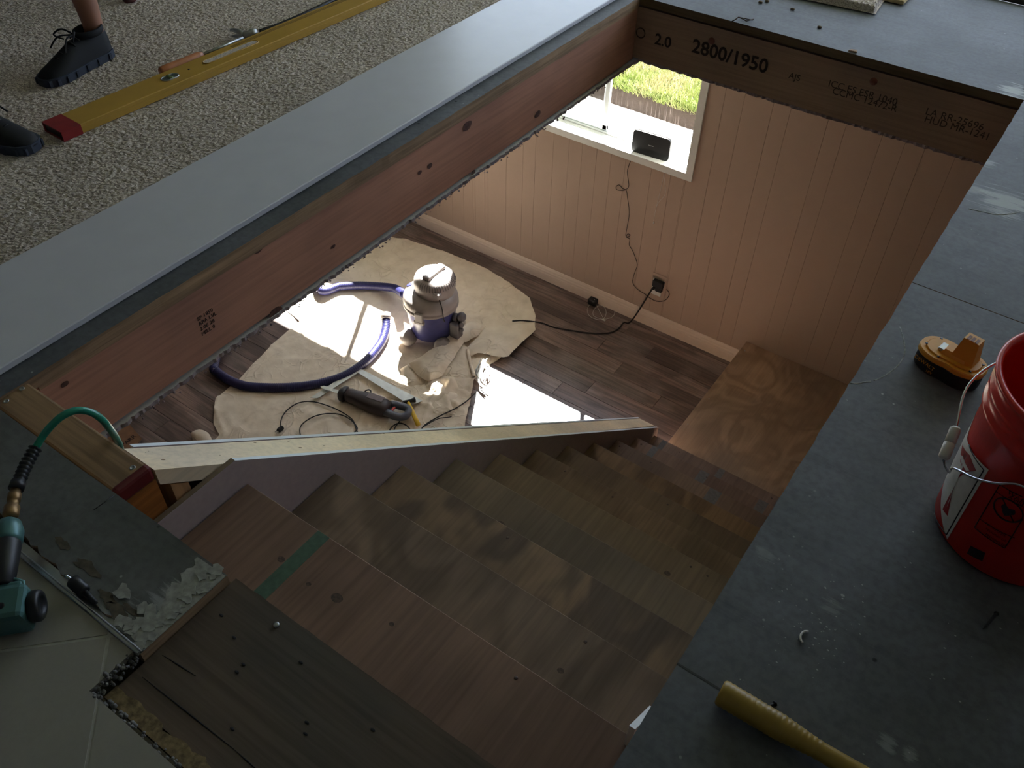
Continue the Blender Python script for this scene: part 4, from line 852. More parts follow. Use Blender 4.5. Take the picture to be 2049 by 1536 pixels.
b = MB(); b.tube(smooth_path([(.30, -.03, .04), (.36, -.035, .04), (.40, -.03, .04), (.425, -.01, .04), (.42, .02, .04), (.40, .035, .04), (.35, .034, .04), (.30, .03, .04)], 4), [.02] * 29, 10); slocal(b, 'handle_loop', 'sawgrey', rs_)
b = MB(); b.tube(smooth_path([(.335, .02, .04), (.33, .0, .04), (.335, -.02, .04)], 4), .008, 8); slocal(b, 'trigger', M.setdefault('red', plain('red_plastic', (200, 80, 74), .4)), rs_)
b = MB(); b.cbox((.17, -.014, .0835), (.27, .022, .0855), .001); slocal(b, 'name_plate', M.setdefault('plate', plain('grey_label_plate', (110, 96, 96), .4)), rs_)
b = MB(); b.tube([Vector((.15 + .018 * math.cos(a), .03 + .018 * math.sin(a), .07)) for a in [k * math.pi / 6 for k in range(12)]], .004, 6, True); slocal(b, 'shoe_lever', 'black', rs_)
# saw cord with plug
cz_ = FL + .030
pts = [Zp(u, v, cz_) for u, v in ((803, 838), (790, 856), (785, 875), (760, 880), (720, 868), (712, 855), (704, 838), (680, 822), (655, 811), (625, 803), (600, 805), (582, 814), (568, 828), (562, 842), (562, 852))]
b = MB(); b.tube(smooth_path(pts, 5), .0038, 7); pts = [Zp(u, v, cz_) for u, v in ((705, 868), (714, 860), (713, 852), (700, 838), (680, 829), (655, 827), (628, 833), (607, 846), (600, 858), (602, 875))]; b.tube(smooth_path(pts, 5), .0038, 7); cdn = att(b, 'power_cord', 'cable', rs_)
def plug_att(b, nm, mt):
    c = ctr(b); o = b.build(nm, mt, None, c); o.parent = cdn; o.matrix_basis = (Matrix.Translation(rs_.location) @ rs_.rotation_euler.to_matrix().to_4x4() @ cdn.matrix_basis).inverted() @ Matrix.Translation(c)
p = Zp(563, 856, cz_ + .004); b = MB(); b.cbox((p.x - .012, p.y - .03, p.z - .012), (p.x + .014, p.y + .012, p.z + .012), .004); plug_att(b, 'plug', 'black')
b = MB(); b.box((p.x - .008, p.y - .048, p.z - .004), (p.x - .005, p.y - .03, p.z + .004)); b.box((p.x + .005, p.y - .048, p.z - .004), (p.x + .008, p.y - .03, p.z + .004)); plug_att(b, 'plug_blades', 'chrome')
pts = [Zp(u, v, FL + .03) for u, v in ((780, 860), (786, 852), (800, 846), (815, 852), (822, 862))]; b = MB(); b.tube(smooth_path(pts, 5), .004, 7)
pts = [Zp(u, v, FL + .042) for u, v in ((838, 868), (850, 850), (880, 832), (905, 820), (930, 805), (947, 790), (953, 785))]; b.tube(smooth_path(pts, 5), .0042, 7); pts = [Zp(u, v, FL + .042) for u, v in ((845, 855), (875, 838), (900, 834), (903, 833))]; b.tube(smooth_path(pts, 5), .003, 7)
solo(b, 'extension_cord', 'cable', 'black cord running over the cloth from the yellow handle to the bright patch', 'cord')
# framing square
sq = [Zp(622, 800, FL + .02), Zp(637, 801, FL + .02), Zp(717, 750, FL + .02), Zp(822, 816, FL + .02), Zp(846, 806, FL + .02), Zp(722, 742, FL + .02), Zp(712, 741, FL + .02)]
for p in sq: p.z = FL + .040
sqr = [sq[0], sq[6], sq[5], sq[4], sq[3], sq[2], sq[1]]
b = MB(); b.prism(sqr, (0, 0, .002)); solo(b, 'framing_square', M.setdefault('sqm', plain('pale_steel_rule', (196, 198, 192), .4, .5)), 'L shaped steel framing square lying under the saw blade', 'square')
# yellow handled hammer on cloth
ha = Zp(816, 803, FL + .055); hb_ = Zp(837, 850, FL + .05); d_ = (hb_ - ha).normalized(); yh = thing('hammer', 'hammer with yellow handle and black head beside the saw', 'hammer', (ha.x, ha.y, FL + .02))
b = MB(); b.tube([ha + d_ * t_ for t_ in (0, .04, .1, .16, (hb_ - ha).length)], [.010, .012, .014, .015, .016], 10, flat=.8); part(b, 'handle', M.setdefault('yel', plain('yellow_fibreglass', (222, 184, 52), .4)), yh)
hd = Vector((-d_.y, d_.x, 0)); b = MB(); b.tube([ha - hd * .03, ha - hd * .01, ha + hd * .02, ha + hd * .045, ha + hd * .05], [.014, .013, .011, .017, .017], 10); b.tube(smooth_path([ha - hd * .03, ha - hd * .055 + d_ * .01, ha - hd * .07 + d_ * .03], 3), [.012, .011, .010, .009, .007, .006, .004], 8); part(b, 'hammer_head', 'black', yh)
# cardboard flap written PARR
cb = Zp(250, 876, FL + .10); ca = thing('cardboard_box', 'torn cardboard box flap lettered in black below the green hose', 'cardboard', (cb.x, cb.y, FL))
M['card'] = plain('brown_cardboard', (132, 98, 72), .85)
b = MB(); P0 = [Zp(u, v, FL + .10) for u, v in ((224, 866), (236, 858), (246, 860), (258, 848), (284, 878), (266, 902), (236, 905))]
b.prism(P0, (0, 0, .006)); b.box((cb.x - .10, cb.y - .22, FL), (cb.x + .12, cb.y + .0, FL + .10)); part(b, 'box_body', 'card', ca)
a_ = Zp(247, 893, FL + .107); c_ = Zp(273, 873, FL + .107); text_mesh('PARR', (c_ - a_).length / 2.35, frame(a_, c_ - a_, (c_ - a_).cross(Vector((0, 0, -1)))), 'ink', 'lettering', ca)
# ================================================================ UPPER THINGS
# spirit level
M['lyel'] = plain('scuffed_yellow_paint', (182, 144, 62), .38, spec=.6, var=.06, vs=14); M['lred'] = plain('dark_red_paint_cap', (140, 42, 44), .4)
la = Vector((-2.532, 1.179, .014)); dl = (Vector((-2.487 + .02, 2.448, 0)) - Vector((-2.532 + .012, 1.179, 0))).normalized()
dl = Vector((.052, 1.27, 0)).normalized(); LL = 1.83
lv = thing('spirit_level', 'long yellow spirit level with dark red end lying on the carpet', 'level', (la.x, la.y, .0145), math.atan2(dl.y, dl.x) - math.pi / 2)
LW = .101; LH = .030
b = MB(); b.cbox((0.0005, .062, 0), (LW - .0005, LL - .06, LH), .002); 
b.box((LW - .001, .062, LH * .55), (LW + .0006, LL - .06, LH * .62)); local(b, 'level_body', 'lyel', lv)
b = MB(); b.box((.0035, .004, .0035), (LW - .0035, .0615, LH - .0035)); local(b, 'end_shade_block', 'black', lv)  # solid black block stands in for the shade inside the end
for y0, y1 in ((0, .064), (LL - .062, LL)):
    b = MB(); z0 = 0
    b.box((0, y0, 0), (LW, y1, .003)); b.box((0, y0, LH - .003), (LW, y1, LH + .0008)); b.box((-.0008, y0, 0), (.003, y1, LH)); b.box((LW - .003, y0, 0), (LW + .0008, y1, LH)); local(b, 'end_cap', 'lred', lv)
b = MB()
for x in (.014, .020, .026): b.box((x, .7, LH - .0002), (x + .0022, LL - .07, LH + .0007))
local(b, 'body_groove', M.setdefault('ldark', plain('dark_yellow_groove', (120, 92, 40), .5)), lv)
def slot(y0, y1, x0, x1, nm, mat, z, n=8):
    r = (x1 - x0) / 2; cx_ = (x0 + x1) / 2; P_ = []
    for i in range(n + 1): a = math.pi * i / n; P_.append(Vector((cx_ + r * math.cos(a), y1 - r + r * math.sin(a), z)))
    for i in range(n + 1): a = math.pi + math.pi * i / n; P_.append(Vector((cx_ + r * math.cos(a), y0 + r + r * math.sin(a), z)))
    b = MB(); b.prism(P_, (0, 0, .0009)); o = local(b, nm, mat, lv); b = MB(); b.tube([p + Vector((0, 0, .001)) for p in P_], .0022, 6, True); local(b, 'slot_rim', 'lyel' if nm == 'hand_slot' else 'steel', lv); return o
slot(.56, .79, .036, .066, 'hand_slot', 'carpet', LH - .0002)
slot(.395, .455, .034, .066, 'vial_window', M.setdefault('vial', plain('vial_glass', (86, 96, 88), .15)), LH)
b = MB(); b.tube([Vector((.036, .425, LH)), Vector((.064, .425, LH))], .006, 10); local(b, 'vial', M.setdefault('vialg', plain('greenish_vial', (130, 150, 96), .12)), lv)
b = MB(); b.lathe([(.004, 0), (.004, .001)], (.05, .50, LH), n=8); local(b, 'rivet', 'black', lv)
# orange handled hammer lying left of the level
a0 = Zp(322, 144, .035); a1 = Zp(405, 110, .035); a2 = Zp(486, 76, .035); M['orw'] = plain('orange_brown_wood', (178, 112, 72), .45)
h2_ = thing('hammer', 'claw hammer with orange brown wooden handle lying against the level', 'hammer', (a0.x, a0.y, .016))
dd = (a1 - a0).normalized(); b = MB(); Lh = (a1 - a0).length; b.tube([a0 - dd * .002, a0 + dd * .004, a0 + dd * .03, a0 + dd * Lh * .5, a0 + dd * Lh * .9, a1], [.012, .0165, .017, .0155, .016, .011], 12); part(b, 'handle', 'orw', h2_)
b = MB(); b.tube([a1, a2], .006, 8); part(b, 'shank', 'steel', h2_)
hx = Zp(512, 66, .03); hc = Zp(462, 60, .035); hm = Zp(486, 70, .035); b = MB(); b.tube([hm, hm.lerp(hx, .5), hm.lerp(hx, .62), hx], [.012, .011, .016, .017], 12)
b.tube(smooth_path([hm, hm.lerp(hc, .5) + Vector((0, 0, .006)), hc], 4), [.012, .012, .011, .010, .009, .008, .007, .006, .005], 8)
b.tube(smooth_path([hm, Zp(476, 72, .03), Zp(466, 72, .025)], 4), [.011, .011, .010, .009, .008, .007, .006, .005, .004], 8); part(b, 'hammer_head', 'steel', h2_)
# pry bar behind level
pts = [Zp(520, 64, .03), Zp(560, 50, .032), Zp(620, 24, .032), Zp(665, 2, .032), Zp(720, -26, .032), Zp(800, -66, .03), Zp(815, -80, .045)]
b = MB(); b.tube(smooth_path(pts, 4), .0095, 8); solo(b, 'pry_bar', M.setdefault('bar', plain('dark_blued_steel', (58, 58, 64), .35, .8)), 'dark steel pry bar lying on the carpet behind the yellow level', 'pry bar')
# ---------------- shoes and person
M['shoe'] = plain('black_knit_shoe', (13, 14, 19), .8); M['sole'] = plain('slate_foam_sole', (46, 53, 68), .7); M['lace'] = plain('black_lace', (14, 14, 18), .8)
M['skin'] = plain('tanned_skin', (150, 104, 82), .55, var=.08)
def shoe(parent, heel, toe, nm='shoe'):
    h = Vector(heel); t_ = Vector(toe); d_ = (t_ - h); L = d_.length; ang = math.atan2(d_.y, d_.x)
    rt = bpy.data.objects.new(nm, None); C.objects.link(rt); rt.parent = parent; rt.location = Vector((h.x, h.y, .016)) - parent.location; rt.rotation_euler = (0, 0, ang); s = L / .29
    n = 16
    W = [(.0, .022), (.03, .034), (.08, .036), (.13, .037), (.18, .043), (.22, .046), (.255, .040), (.278, .026), (.288, .010)]
    Hh = [(.0, .10), (.03, .105), (.08, .092), (.13, .098), (.18, .076), (.22, .056), (.255, .045), (.278, .034), (.288, .022)]
    b = MB(); vs = []
    for (x, w_), (_, hh) in zip(W, Hh):
        for k in range(n):
            a = math.pi * k / (n - 1); y = w_ * math.cos(a) * (1 - .12 * math.sin(a)); z = .018 + (hh - .018) * (math.sin(a) ** .62); vs.append((x * s, y * s, z * s))
    fs = [];
    for i in range(len(W) - 1):
        for k in range(n - 1): fs.append((i * n + k, (i + 1) * n + k, (i + 1) * n + k + 1, i * n + k + 1))
    fs.append(tuple(range(n))); fs.append(tuple((len(W) - 1) * n + k for k in range(n))[::-1]); b.add(vs, fs, True)
    b.lathe([(.036 * s, .09 * s), (.041 * s, .10 * s), (.040 * s, .112 * s), (.036 * s, .114 * s), (.033 * s, .09 * s)], (.055 * s, 0, 0), n=18, sx=1.35); local(b, 'shoe_upper', 'shoe', rt)
    b = MB(); m = []
    for (x, w_) in W: m.append((x * s, (w_ + .005) * s))
    ring = [Vector((x, y, 0)) for x, y in m] + [Vector((x, -y, 0)) for x, y in m[::-1]]; b.prism(ring, (0, 0, .026 * s))
    for i in range(1, len(W) - 1):
        for sg in (-1, 1): x, y = m[i]; b.cbox((x - .006, sg * y - .004, .001), (x + .006, sg * y + .004, .022), .001)
    local(b, 'sole', 'sole', rt)
    b = MB()
    for i in range(5):
        x = (.115 + i * .021) * s; z = (.106 - i * .0105) * s; b.tube(smooth_path([(x, -.022 * s, z - .012), (x + .006, 0, z), (x, .022 * s, z - .012)], 3), .0028, 6)
    for sg in (-1, 1):
        b.tube(smooth_path([(.115 * s, 0, .112 * s), (.13 * s, sg * .03 * s, .128 * s), (.155 * s, sg * .045 * s, .115 * s), (.14 * s, sg * .02 * s, .10 * s)], 5), .003, 6); b.tube(smooth_path([(.115 * s, 0, .11 * s), (.16 * s, sg * .02 * s, .115 * s), (.19 * s, sg * .035 * s, .085 * s)], 5), .0028, 6)
    local(b, 'laces', 'lace', rt); return rt
pn = thing('person', 'standing person in black trainers, only one bare ankle and two shoes in view', 'person', (-2.84, 1.44, .0145))
shoe(pn, Zp(219, 106, .02), Zp(84, 172, .02)); shoe(pn, Zp(-85, 262, .02), Zp(76, 300, .02))
def skinmesh(name, verts, edges, mat, parent, lvl=2, root=0):
    me = bpy.data.meshes.new(name); me.from_pydata([v[:3] for v in verts], edges, []); o = bpy.data.objects.new(name, me); C.objects.link(o)
    m = o.modifiers.new('s', 'SKIN'); m.use_smooth_shade = True; o.modifiers.new('u', 'SUBSURF').levels = lvl
    lay = me.skin_vertices[0].data
    for i, v in enumerate(verts): lay[i].radius = v[3] if isinstance(v[3], tuple) else (v[3], v[3]); lay[i].use_root = (i == root)
    dg = bpy.context.evaluated_depsgraph_get(); nm = bpy.data.meshes.new_from_object(o.evaluated_get(dg)); bpy.data.objects.remove(o)
    b = MB(); b.add([v.co.copy() for v in nm.vertices], [tuple(p.vertices) for p in nm.polygons], True); bpy.data.meshes.remove(nm); return part(b, name, mat, parent)
PX, PY = -2.93, 1.42
fx, fy = .60, -.80; rx, ry = -fy * -1, fx * -1   # right-hand side of the body
def bp(f_, r_, z): return (PX + fx * f_ + rx * r_, PY + fy * f_ + ry * r_, z)
A1 = Zp(194, 72, .085); A2 = Zp(-62, 228, .09)
V = [bp(0, 0, .95) + ((.13, .11),), bp(0, 0, 1.12) + ((.13, .10),), bp(.01, 0, 1.30) + ((.15, .11),), bp(0, 0, 1.44) + ((.10, .08),), bp(.01, 0, 1.52) + (.055,), bp(.03, 0, 1.60) + ((.072, .085),), bp(.02, 0, 1.69) + ((.075, .09),), bp(.02, 0, 1.755) + ((.045, .05),)]
E_ = [(i, i + 1) for i in range(7)]
def addch(par, pts):
    k = par
    for p in pts: V.append(tuple(p)); E_.append((k, len(V) - 1)); k = len(V) - 1
    return k
k1 = Vector((A1.x - .03, A1.y + .01, .50))
addch(0, [bp(0, .10, .86) + (.085,), ((PX + k1.x) / 2 + .0, (PY + k1.y) / 2 + .03, .68, .075), (k1.x, k1.y, .50, .056), (A1.x - .035, A1.y + .012, .36, .056), (A1.x - .012, A1.y + .004, .2, .041), (A1.x - .002, A1.y, .12, .034), (A1.x + .0, A1.y - .01, .07, .034)])
addch(0, [bp(0, -.10, .86) + (.085,), ((PX + A2.x) / 2, (PY + A2.y) / 2, .70, .075), (A2.x - .02, A2.y + .05, .50, .056), (A2.x - .01, A2.y + .03, .34, .054), (A2.x, A2.y + .01, .2, .040), (A2.x, A2.y, .12, .034), (A2.x + .01, A2.y, .07, .034)])
for sg in (-1, 1):
    k = addch(3, [bp(0, .17 * sg, 1.42) + (.06,), bp(-.01, .215 * sg, 1.28) + (.046,), bp(0, .235 * sg, 1.13) + (.038,), bp(.05, .245 * sg, 1.0) + (.036,), bp(.09, .24 * sg, .90) + ((.022, .028),), bp(.11, .238 * sg, .83) + ((.018, .038),)])
    hb2 = V[k]
    for j, (fo, ln) in enumerate(((-.03, .055), (-.01, .068), (.011, .072), (.03, .064))):
        addch(k, [(hb2[0] + fx * (fo + .02), hb2[1] + fy * (fo + .02), hb2[2] - .03, .0095), (hb2[0] + fx * (fo + .035), hb2[1] + fy * (fo + .035), hb2[2] - .03 - ln * .5, .0085), (hb2[0] + fx * (fo + .025), hb2[1] + fy * (fo + .025), hb2[2] - .03 - ln, .007)])
    addch(k - 1, [(hb2[0] + fx * .05, hb2[1] + fy * .05, hb2[2] + .02, .011), (hb2[0] + fx * .07, hb2[1] + fy * .07, hb2[2] - .015, .009)])
addch(5, [bp(.095, 0, 1.60) + (.012,)])
skinmesh('body', V, E_, 'skin', pn)
M['shirt'] = plain('grey_cotton', (96, 98, 104), .9); M['shorts'] = plain('khaki_cotton', (104, 92, 74), .9); M['hair'] = plain('dark_hair', (40, 30, 26), .8)
S = [bp(0, 0, .98) + ((.15, .125),), bp(0, 0, 1.14) + ((.145, .115),), bp(.01, 0, 1.30) + ((.165, .125),), bp(0, 0, 1.45) + ((.10, .085),), bp(0, .17, 1.42) + (.075,), bp(-.01, .21, 1.30) + (.062,), bp(0, -.17, 1.42) + (.075,), bp(-.01, -.21, 1.30) + (.062,)]
skinmesh('shirt', S, [(0, 1), (1, 2), (2, 3), (3, 4), (4, 5), (3, 6), (6, 7)], 'shirt', pn)
S = [bp(0, 0, .99) + ((.14, .12),), bp(0, 0, .90) + ((.14, .12),), bp(0, .10, .80) + (.10,), ((PX + k1.x) / 2, (PY + k1.y) / 2 + .02, .62, .095), bp(0, -.10, .80) + (.10,), ((PX + A2.x) / 2 + .01, (PY + A2.y) / 2, .62, .095)]
skinmesh('shorts', S, [(0, 1), (1, 2), (2, 3), (1, 4), (4, 5)], 'shorts', pn)
b = MB(); c_ = Vector(bp(.0, 0, 1.72)); b.ball(c_, .105, 16, sz=.75, sx=.92, sy=.92); part(b, 'hair', 'hair', pn)
for sg in (-1, 1):
    b = MB(); b.ball(bp(.095, .03 * sg, 1.655), .011, 8); part(b, 'eye', 'white', pn)
# second object at the top: rubber foot of something on the carpet
p = Zp(263, 10, .0); b = MB(); q_ = Vector((p.x, p.y, .015)); b.lathe([(.022, 0), (.027, .006), (.026, .02), (.020, .03)], q_, n=14)
ob = thing('paint_pole', 'grey round pole end with dark red foot resting on the carpet', 'pole', q_); part(b, 'pole_foot', M.setdefault('rubred', plain('dull_red_rubber', (96, 56, 54), .6)), ob)
b = MB(); b.tube([q_ + Vector((0, 0, .02)), q_ + Vector((-.18, .22, .35)), q_ + Vector((-.4, .5, .8))], .018, 12); part(b, 'pole_tube', M.setdefault('gpole', plain('grey_pole', (120, 122, 130), .45)), ob)
# ---------------- battery pack
M['byel'] = plain('amber_plastic', (214, 150, 44), .42, spec=.5, var=.04); M['bblk'] = plain('battery_black', (24, 26, 28), .5)
bc_ = Vector((-.005, 1.742, .001)); bang = math.radians(2)
bt = thing('battery_pack', 'amber topped black tool battery standing on grey plywood', 'battery', bc_, bang - math.radians(14))
def lobes(rx_, w_, n=48):
    P_ = []
    for i in range(n):
        a = 2 * math.pi * i / n; x = rx_ * math.copysign(abs(math.cos(a)) ** .8, math.cos(a)); y = w_ * math.copysign(abs(math.sin(a)) ** .75, math.sin(a)) * (1 - .10 * math.exp(-(x / .02) ** 2)); P_.append((x, y))
    return P_
def slab(P_, z0, z1, inset=.003):
    b = MB(); n = len(P_); vs = []; rings = [(1 - inset * 12, z0), (1, z0 + inset), (1, z1 - inset), (1 - inset * 12, z1)]
    for s_, z in rings: vs += [(x * s_, y * s_, z) for x, y in P_]
    fs = [(r * n + k, r * n + (k + 1) % n, (r + 1) * n + (k + 1) % n, (r + 1) * n + k) for r in range(3) for k in range(n)] + [tuple(range(n))[::-1], tuple(3 * n + k for k in range(n))]
    b.add(vs, fs, False); return b
local(slab(lobes(.073, .042), 0, .036), 'battery_case', 'bblk', bt); local(slab(lobes(.075, .044), .036, .050), 'battery_cap', 'byel', bt)
b = slab(lobes(.062, .033), .049, .0535); local(b, 'cap_panel', 'byel', bt)
b = MB()
def taper(b, x, y, z0, z1, a, c, a2, c2, dx=0, dy=0):
    vs = [(x - a, y - c, z0), (x + a, y - c, z0), (x + a, y + c, z0), (x - a, y + c, z0), (x + dx - a2, y + dy - c2, z1), (x + dx + a2, y + dy - c2, z1), (x + dx + a2, y + dy + c2, z1), (x + dx - a2, y + dy + c2, z1)]
    b.add(vs, [(3, 2, 1, 0), (4, 5, 6, 7), (0, 1, 5, 4), (1, 2, 6, 5), (2, 3, 7, 6), (3, 0, 4, 7)])
taper(b, .022, .002, .052, .112, .026, .019, .017, .013); taper(b, .004, .0, .052, .066, .03, .02, .022, .014); local(b, 'battery_stem', 'byel', bt)
b = MB()
for i in (-1, 0, 1): b.box((.022 + i * .009 - .003, -.010, .1118), (.022 + i * .009 + .003, .006, .1128))
local(b, 'contact_slots', M.setdefault('cslot', plain('copper_contact', (120, 70, 44), .5)), bt)
b = MB(); b.cbox((-.034, -.014, .053), (-.018, .014, .060), .002); local(b, 'release_clip', 'steel', bt)
for x, y in ((-.06, -.012), (-.045, .028), (.0, .035), (.06, .015), (.05, -.027), (-.02, -.034)):
    b = MB(); b.lathe([(.0032, .0), (.0032, .0006)], (x, y, .0532), n=8); local(b, 'screw_hole', 'black', bt)
def ltext(tx, size, m4, mat, par, nm='lettering'):
    cu = bpy.data.curves.new(nm, 'FONT'); cu.body = tx; cu.size = size; cu.extrude = .0002; cu.resolution_u = 2; o = bpy.data.objects.new(nm, cu); C.objects.link(o); dg = bpy.context.evaluated_depsgraph_get()
    me = bpy.data.meshes.new_from_object(o.evaluated_get(dg)); bpy.data.objects.remove(o); me.transform(m4); me.materials.append(M[mat] if isinstance(mat, str) else mat); o = bpy.data.objects.new(nm, me); C.objects.link(o); o.parent = par; return o
ltext('DEWALT', .0135, frame((-.066, -.0345, .021), (.93, -.22, 0), (0, 0, 1)), 'byel', bt); ltext('18V', .010, frame((-.03, -.0435, .008), (1, -.05, 0), (0, 0, 1)), 'byel', bt)
# ---------------- red bucket
M['bred'] = plain('translucent_red_plastic', (214, 40, 30), .28, spec=.6, var=.05, vs=8); M['lwhite'] = plain('printed_white', (214, 210, 206), .5); M['lblk'] = plain('printed_black', (26, 20, 24), .5); M['lredp'] = plain('printed_dark_red', (150, 30, 36), .5)
BC = Vector((.214, 1.365, .001)); BH = .372; RB, RT = .131, .150
bk = thing('bucket', 'bright red plastic bucket with white label and wire handle', 'bucket', BC)
def rad(z): return RB + (RT - RB) * z / BH
b = MB(); b.lathe([(.12, 0), (RB - .004, .001), (RB, .006), (rad(.285), .285), (rad(.285) + .005, .288), (rad(.30) + .005, .298), (rad(.30) + .001, .302), (rad(.325), .322), (rad(.33) + .005, .325), (rad(.34) + .005, .336), (rad(.34), .340), (rad(BH), BH - .012), (RT + .007, BH - .010), (RT + .008, BH - .002), (RT + .004, BH), (RT - .002, BH - .002), (RT - .004, BH - .02), (rad(.2) - .003, .2), (RB - .003, .008), (.001, .006)], BC, n=72); part(b, 'bucket_shell', 'bred', bk)
def patch(poly, z_off, mat, nm):   # poly in (angle deg, height)
    b = MB(); a0 = min(p[0] for p in poly); a1 = max(p[0] for p in poly); n = max(1, int((a1 - a0) / 3)); st_ = (a1 - a0) / n
    for i in range(n):
        q = clip(clip([tuple(p) for p in poly], -1, 0, -(a0 + i * st_)), 1, 0, a0 + (i + 1) * st_)
        if len(q) < 3: continue
        vs = [BC + Vector(((rad(z) + z_off) * math.cos(math.radians(a)), (rad(z) + z_off) * math.sin(math.radians(a)), z)) for a, z in q]
        tri = geometry.tessellate_polygon([[Vector((p[0] * .0026, p[1], 0)) for p in q]])
        for t3 in tri:
            a_, b_, c3 = (vs[i] for i in t3); nn = (b_ - a_).cross(c3 - a_); out_ = (a_ - BC); out_.z = 0
            b.add([a_, b_, c3], [(0, 1, 2) if nn.dot(out_) > 0 else (0, 2, 1)])
    c_ = ctr(b); o = b.build(nm, mat, bk, c_ - BC); return o
def line(pts, w_, z_off, mat, nm):
    b = MB(); b.tube([BC + Vector(((rad(z) + z_off) * math.cos(math.radians(a)), (rad(z) + z_off) * math.sin(math.radians(a)), z)) for a, z in pts], w_, 4); c_ = ctr(b); return b.build(nm, mat, bk, c_ - BC)
def dens(P_, closed=True, n=10):
    out = []; m = len(P_)
    for i in range(m if closed else m - 1):
        for k in range(n): out.append((P_[i][0] + (P_[(i + 1) % m][0] - P_[i][0]) * k / n, P_[i][1] + (P_[(i + 1) % m][1] - P_[i][1]) * k / n))
    return out + [P_[0] if closed else P_[-1]]
def ah(u, v):    # pixel to (angle, height) on the bucket wall
    r = ray(u, v); o = Vector((0, 0, CAMH)); lo = None
    for i in range(900, 2200):
        t_ = i / 1000; p = o + r * t_ - BC
        if math.hypot(p.x, p.y) <= rad(min(max(p.z, 0), BH)) : return (math.degrees(math.atan2(p.y, p.x)) % 360, p.z)
    return (210, .15)
lab = [ah(u, v) for u, v in ((1925, 855), (1980, 942), (1952, 990), (1896, 1083), (1862, 1000))]
def cb_(x, y): return ah(1640 + x / 2.56, 620 + y / 2.56)
def cl_(l): return [cb_(*p) for p in l]
rt_ = cb_(868, 818); tp_ = cb_(757, 655); bt_ = cb_(655, 1175)
sil = cb_(600, 960)[0]
patch([tp_, rt_, bt_, (sil - 14, .085), (sil - 32, .15), (sil - 22, .27)], .0006, 'lwhite', 'white_label')
line(dens([cb_(768, 690), cb_(845, 818), cb_(652, 1150), cb_(590, 1040)], False), .0011, .001, 'lblk', 'label_outline')
patch(cl_([(735, 690), (775, 745), (806, 822), (750, 832), (705, 870), (680, 950), (660, 1055), (625, 1005), (600, 930), (612, 860), (650, 790), (700, 720)]), .0011, 'lredp', 'red_flag_print')
for pl_ in ([(722, 742), (738, 748), (772, 822), (756, 826)], [(618, 905), (630, 890), (664, 985), (656, 1010)], [(640, 868), (652, 860), (680, 925), (674, 950)], [(690, 770), (700, 765), (726, 832), (716, 838)]): patch(cl_(pl_), .0016, 'lwhite', 'white_stripe')
box_ = cl_([(925, 893), (1040, 955), (1040, 1075), (950, 1217), (795, 1112)])
line(dens([cb_(1040, 955), cb_(925, 893), cb_(795, 1112), cb_(950, 1217), cb_(1040, 1070)], False), .0010, .0006, 'lblk', 'warning_outline')
line(dens([cb_(905, 930), cb_(1040, 1003)], False), .0008, .0006, 'lblk', 'warning_outline'); line(dens([cb_(822, 1068), cb_(1000, 1165)], False), .0008, .0006, 'lblk', 'warning_outline')
cc_ = cb_(965, 1025); kd = rad(cc_[1]) * math.pi / 180
line([(cc_[0] + .024 * math.cos(a) / kd, cc_[1] + .024 * math.sin(a)) for a in [2 * math.pi * i / 28 for i in range(29)]], .0014, .0006, 'lblk', 'warning_ring')
line([(cc_[0] - .016 / kd, cc_[1] + .016), (cc_[0] + .016 / kd, cc_[1] - .016)], .0012, .0006, 'lblk', 'warning_ring')
patch([(cc_[0] + .012 * math.cos(a) / kd, cc_[1] + .010 * math.sin(a) * (1 + .5 * math.sin(3 * a))) for a in [2 * math.pi * i / 16 for i in range(16)]], .0006, 'lblk', 'warning_figure')
def wtext(tx, x, y, size):
    a, z = cb_(x, y); aa = math.radians(a); p = BC + Vector(((rad(z) + .001) * math.cos(aa), (rad(z) + .001) * math.sin(aa), z))
    cu = bpy.data.curves.new('t', 'FONT'); cu.body = tx; cu.size = size; cu.extrude = .0002; cu.resolution_u = 2; o = bpy.data.objects.new('t', cu); C.objects.link(o); me = bpy.data.meshes.new_from_object(o.evaluated_get(bpy.context.evaluated_depsgraph_get())); bpy.data.objects.remove(o)
    b = MB(); b.add([BC + Vector(((rad(z) + .0008) * math.cos(aa + v.co.x / rad(z)), (rad(z) + .0008) * math.sin(aa + v.co.x / rad(z)), z + v.co.y)) for v in me.vertices], [tuple(q.vertices) for q in me.polygons]); c_ = ctr(b); b.build('lettering', 'lblk', bk, c_ - BC)
wtext('WARNING', 962, 935, .013); wtext('AVISO', 968, 958, .011)
for i in range(3): wtext('PELIGRO DE', 850, 1092 + i * 28, .0068)
patch(cl_([(775, 1205), (850, 1242), (835, 1285), (757, 1245)]), .0006, 'lblk', 'black_print')
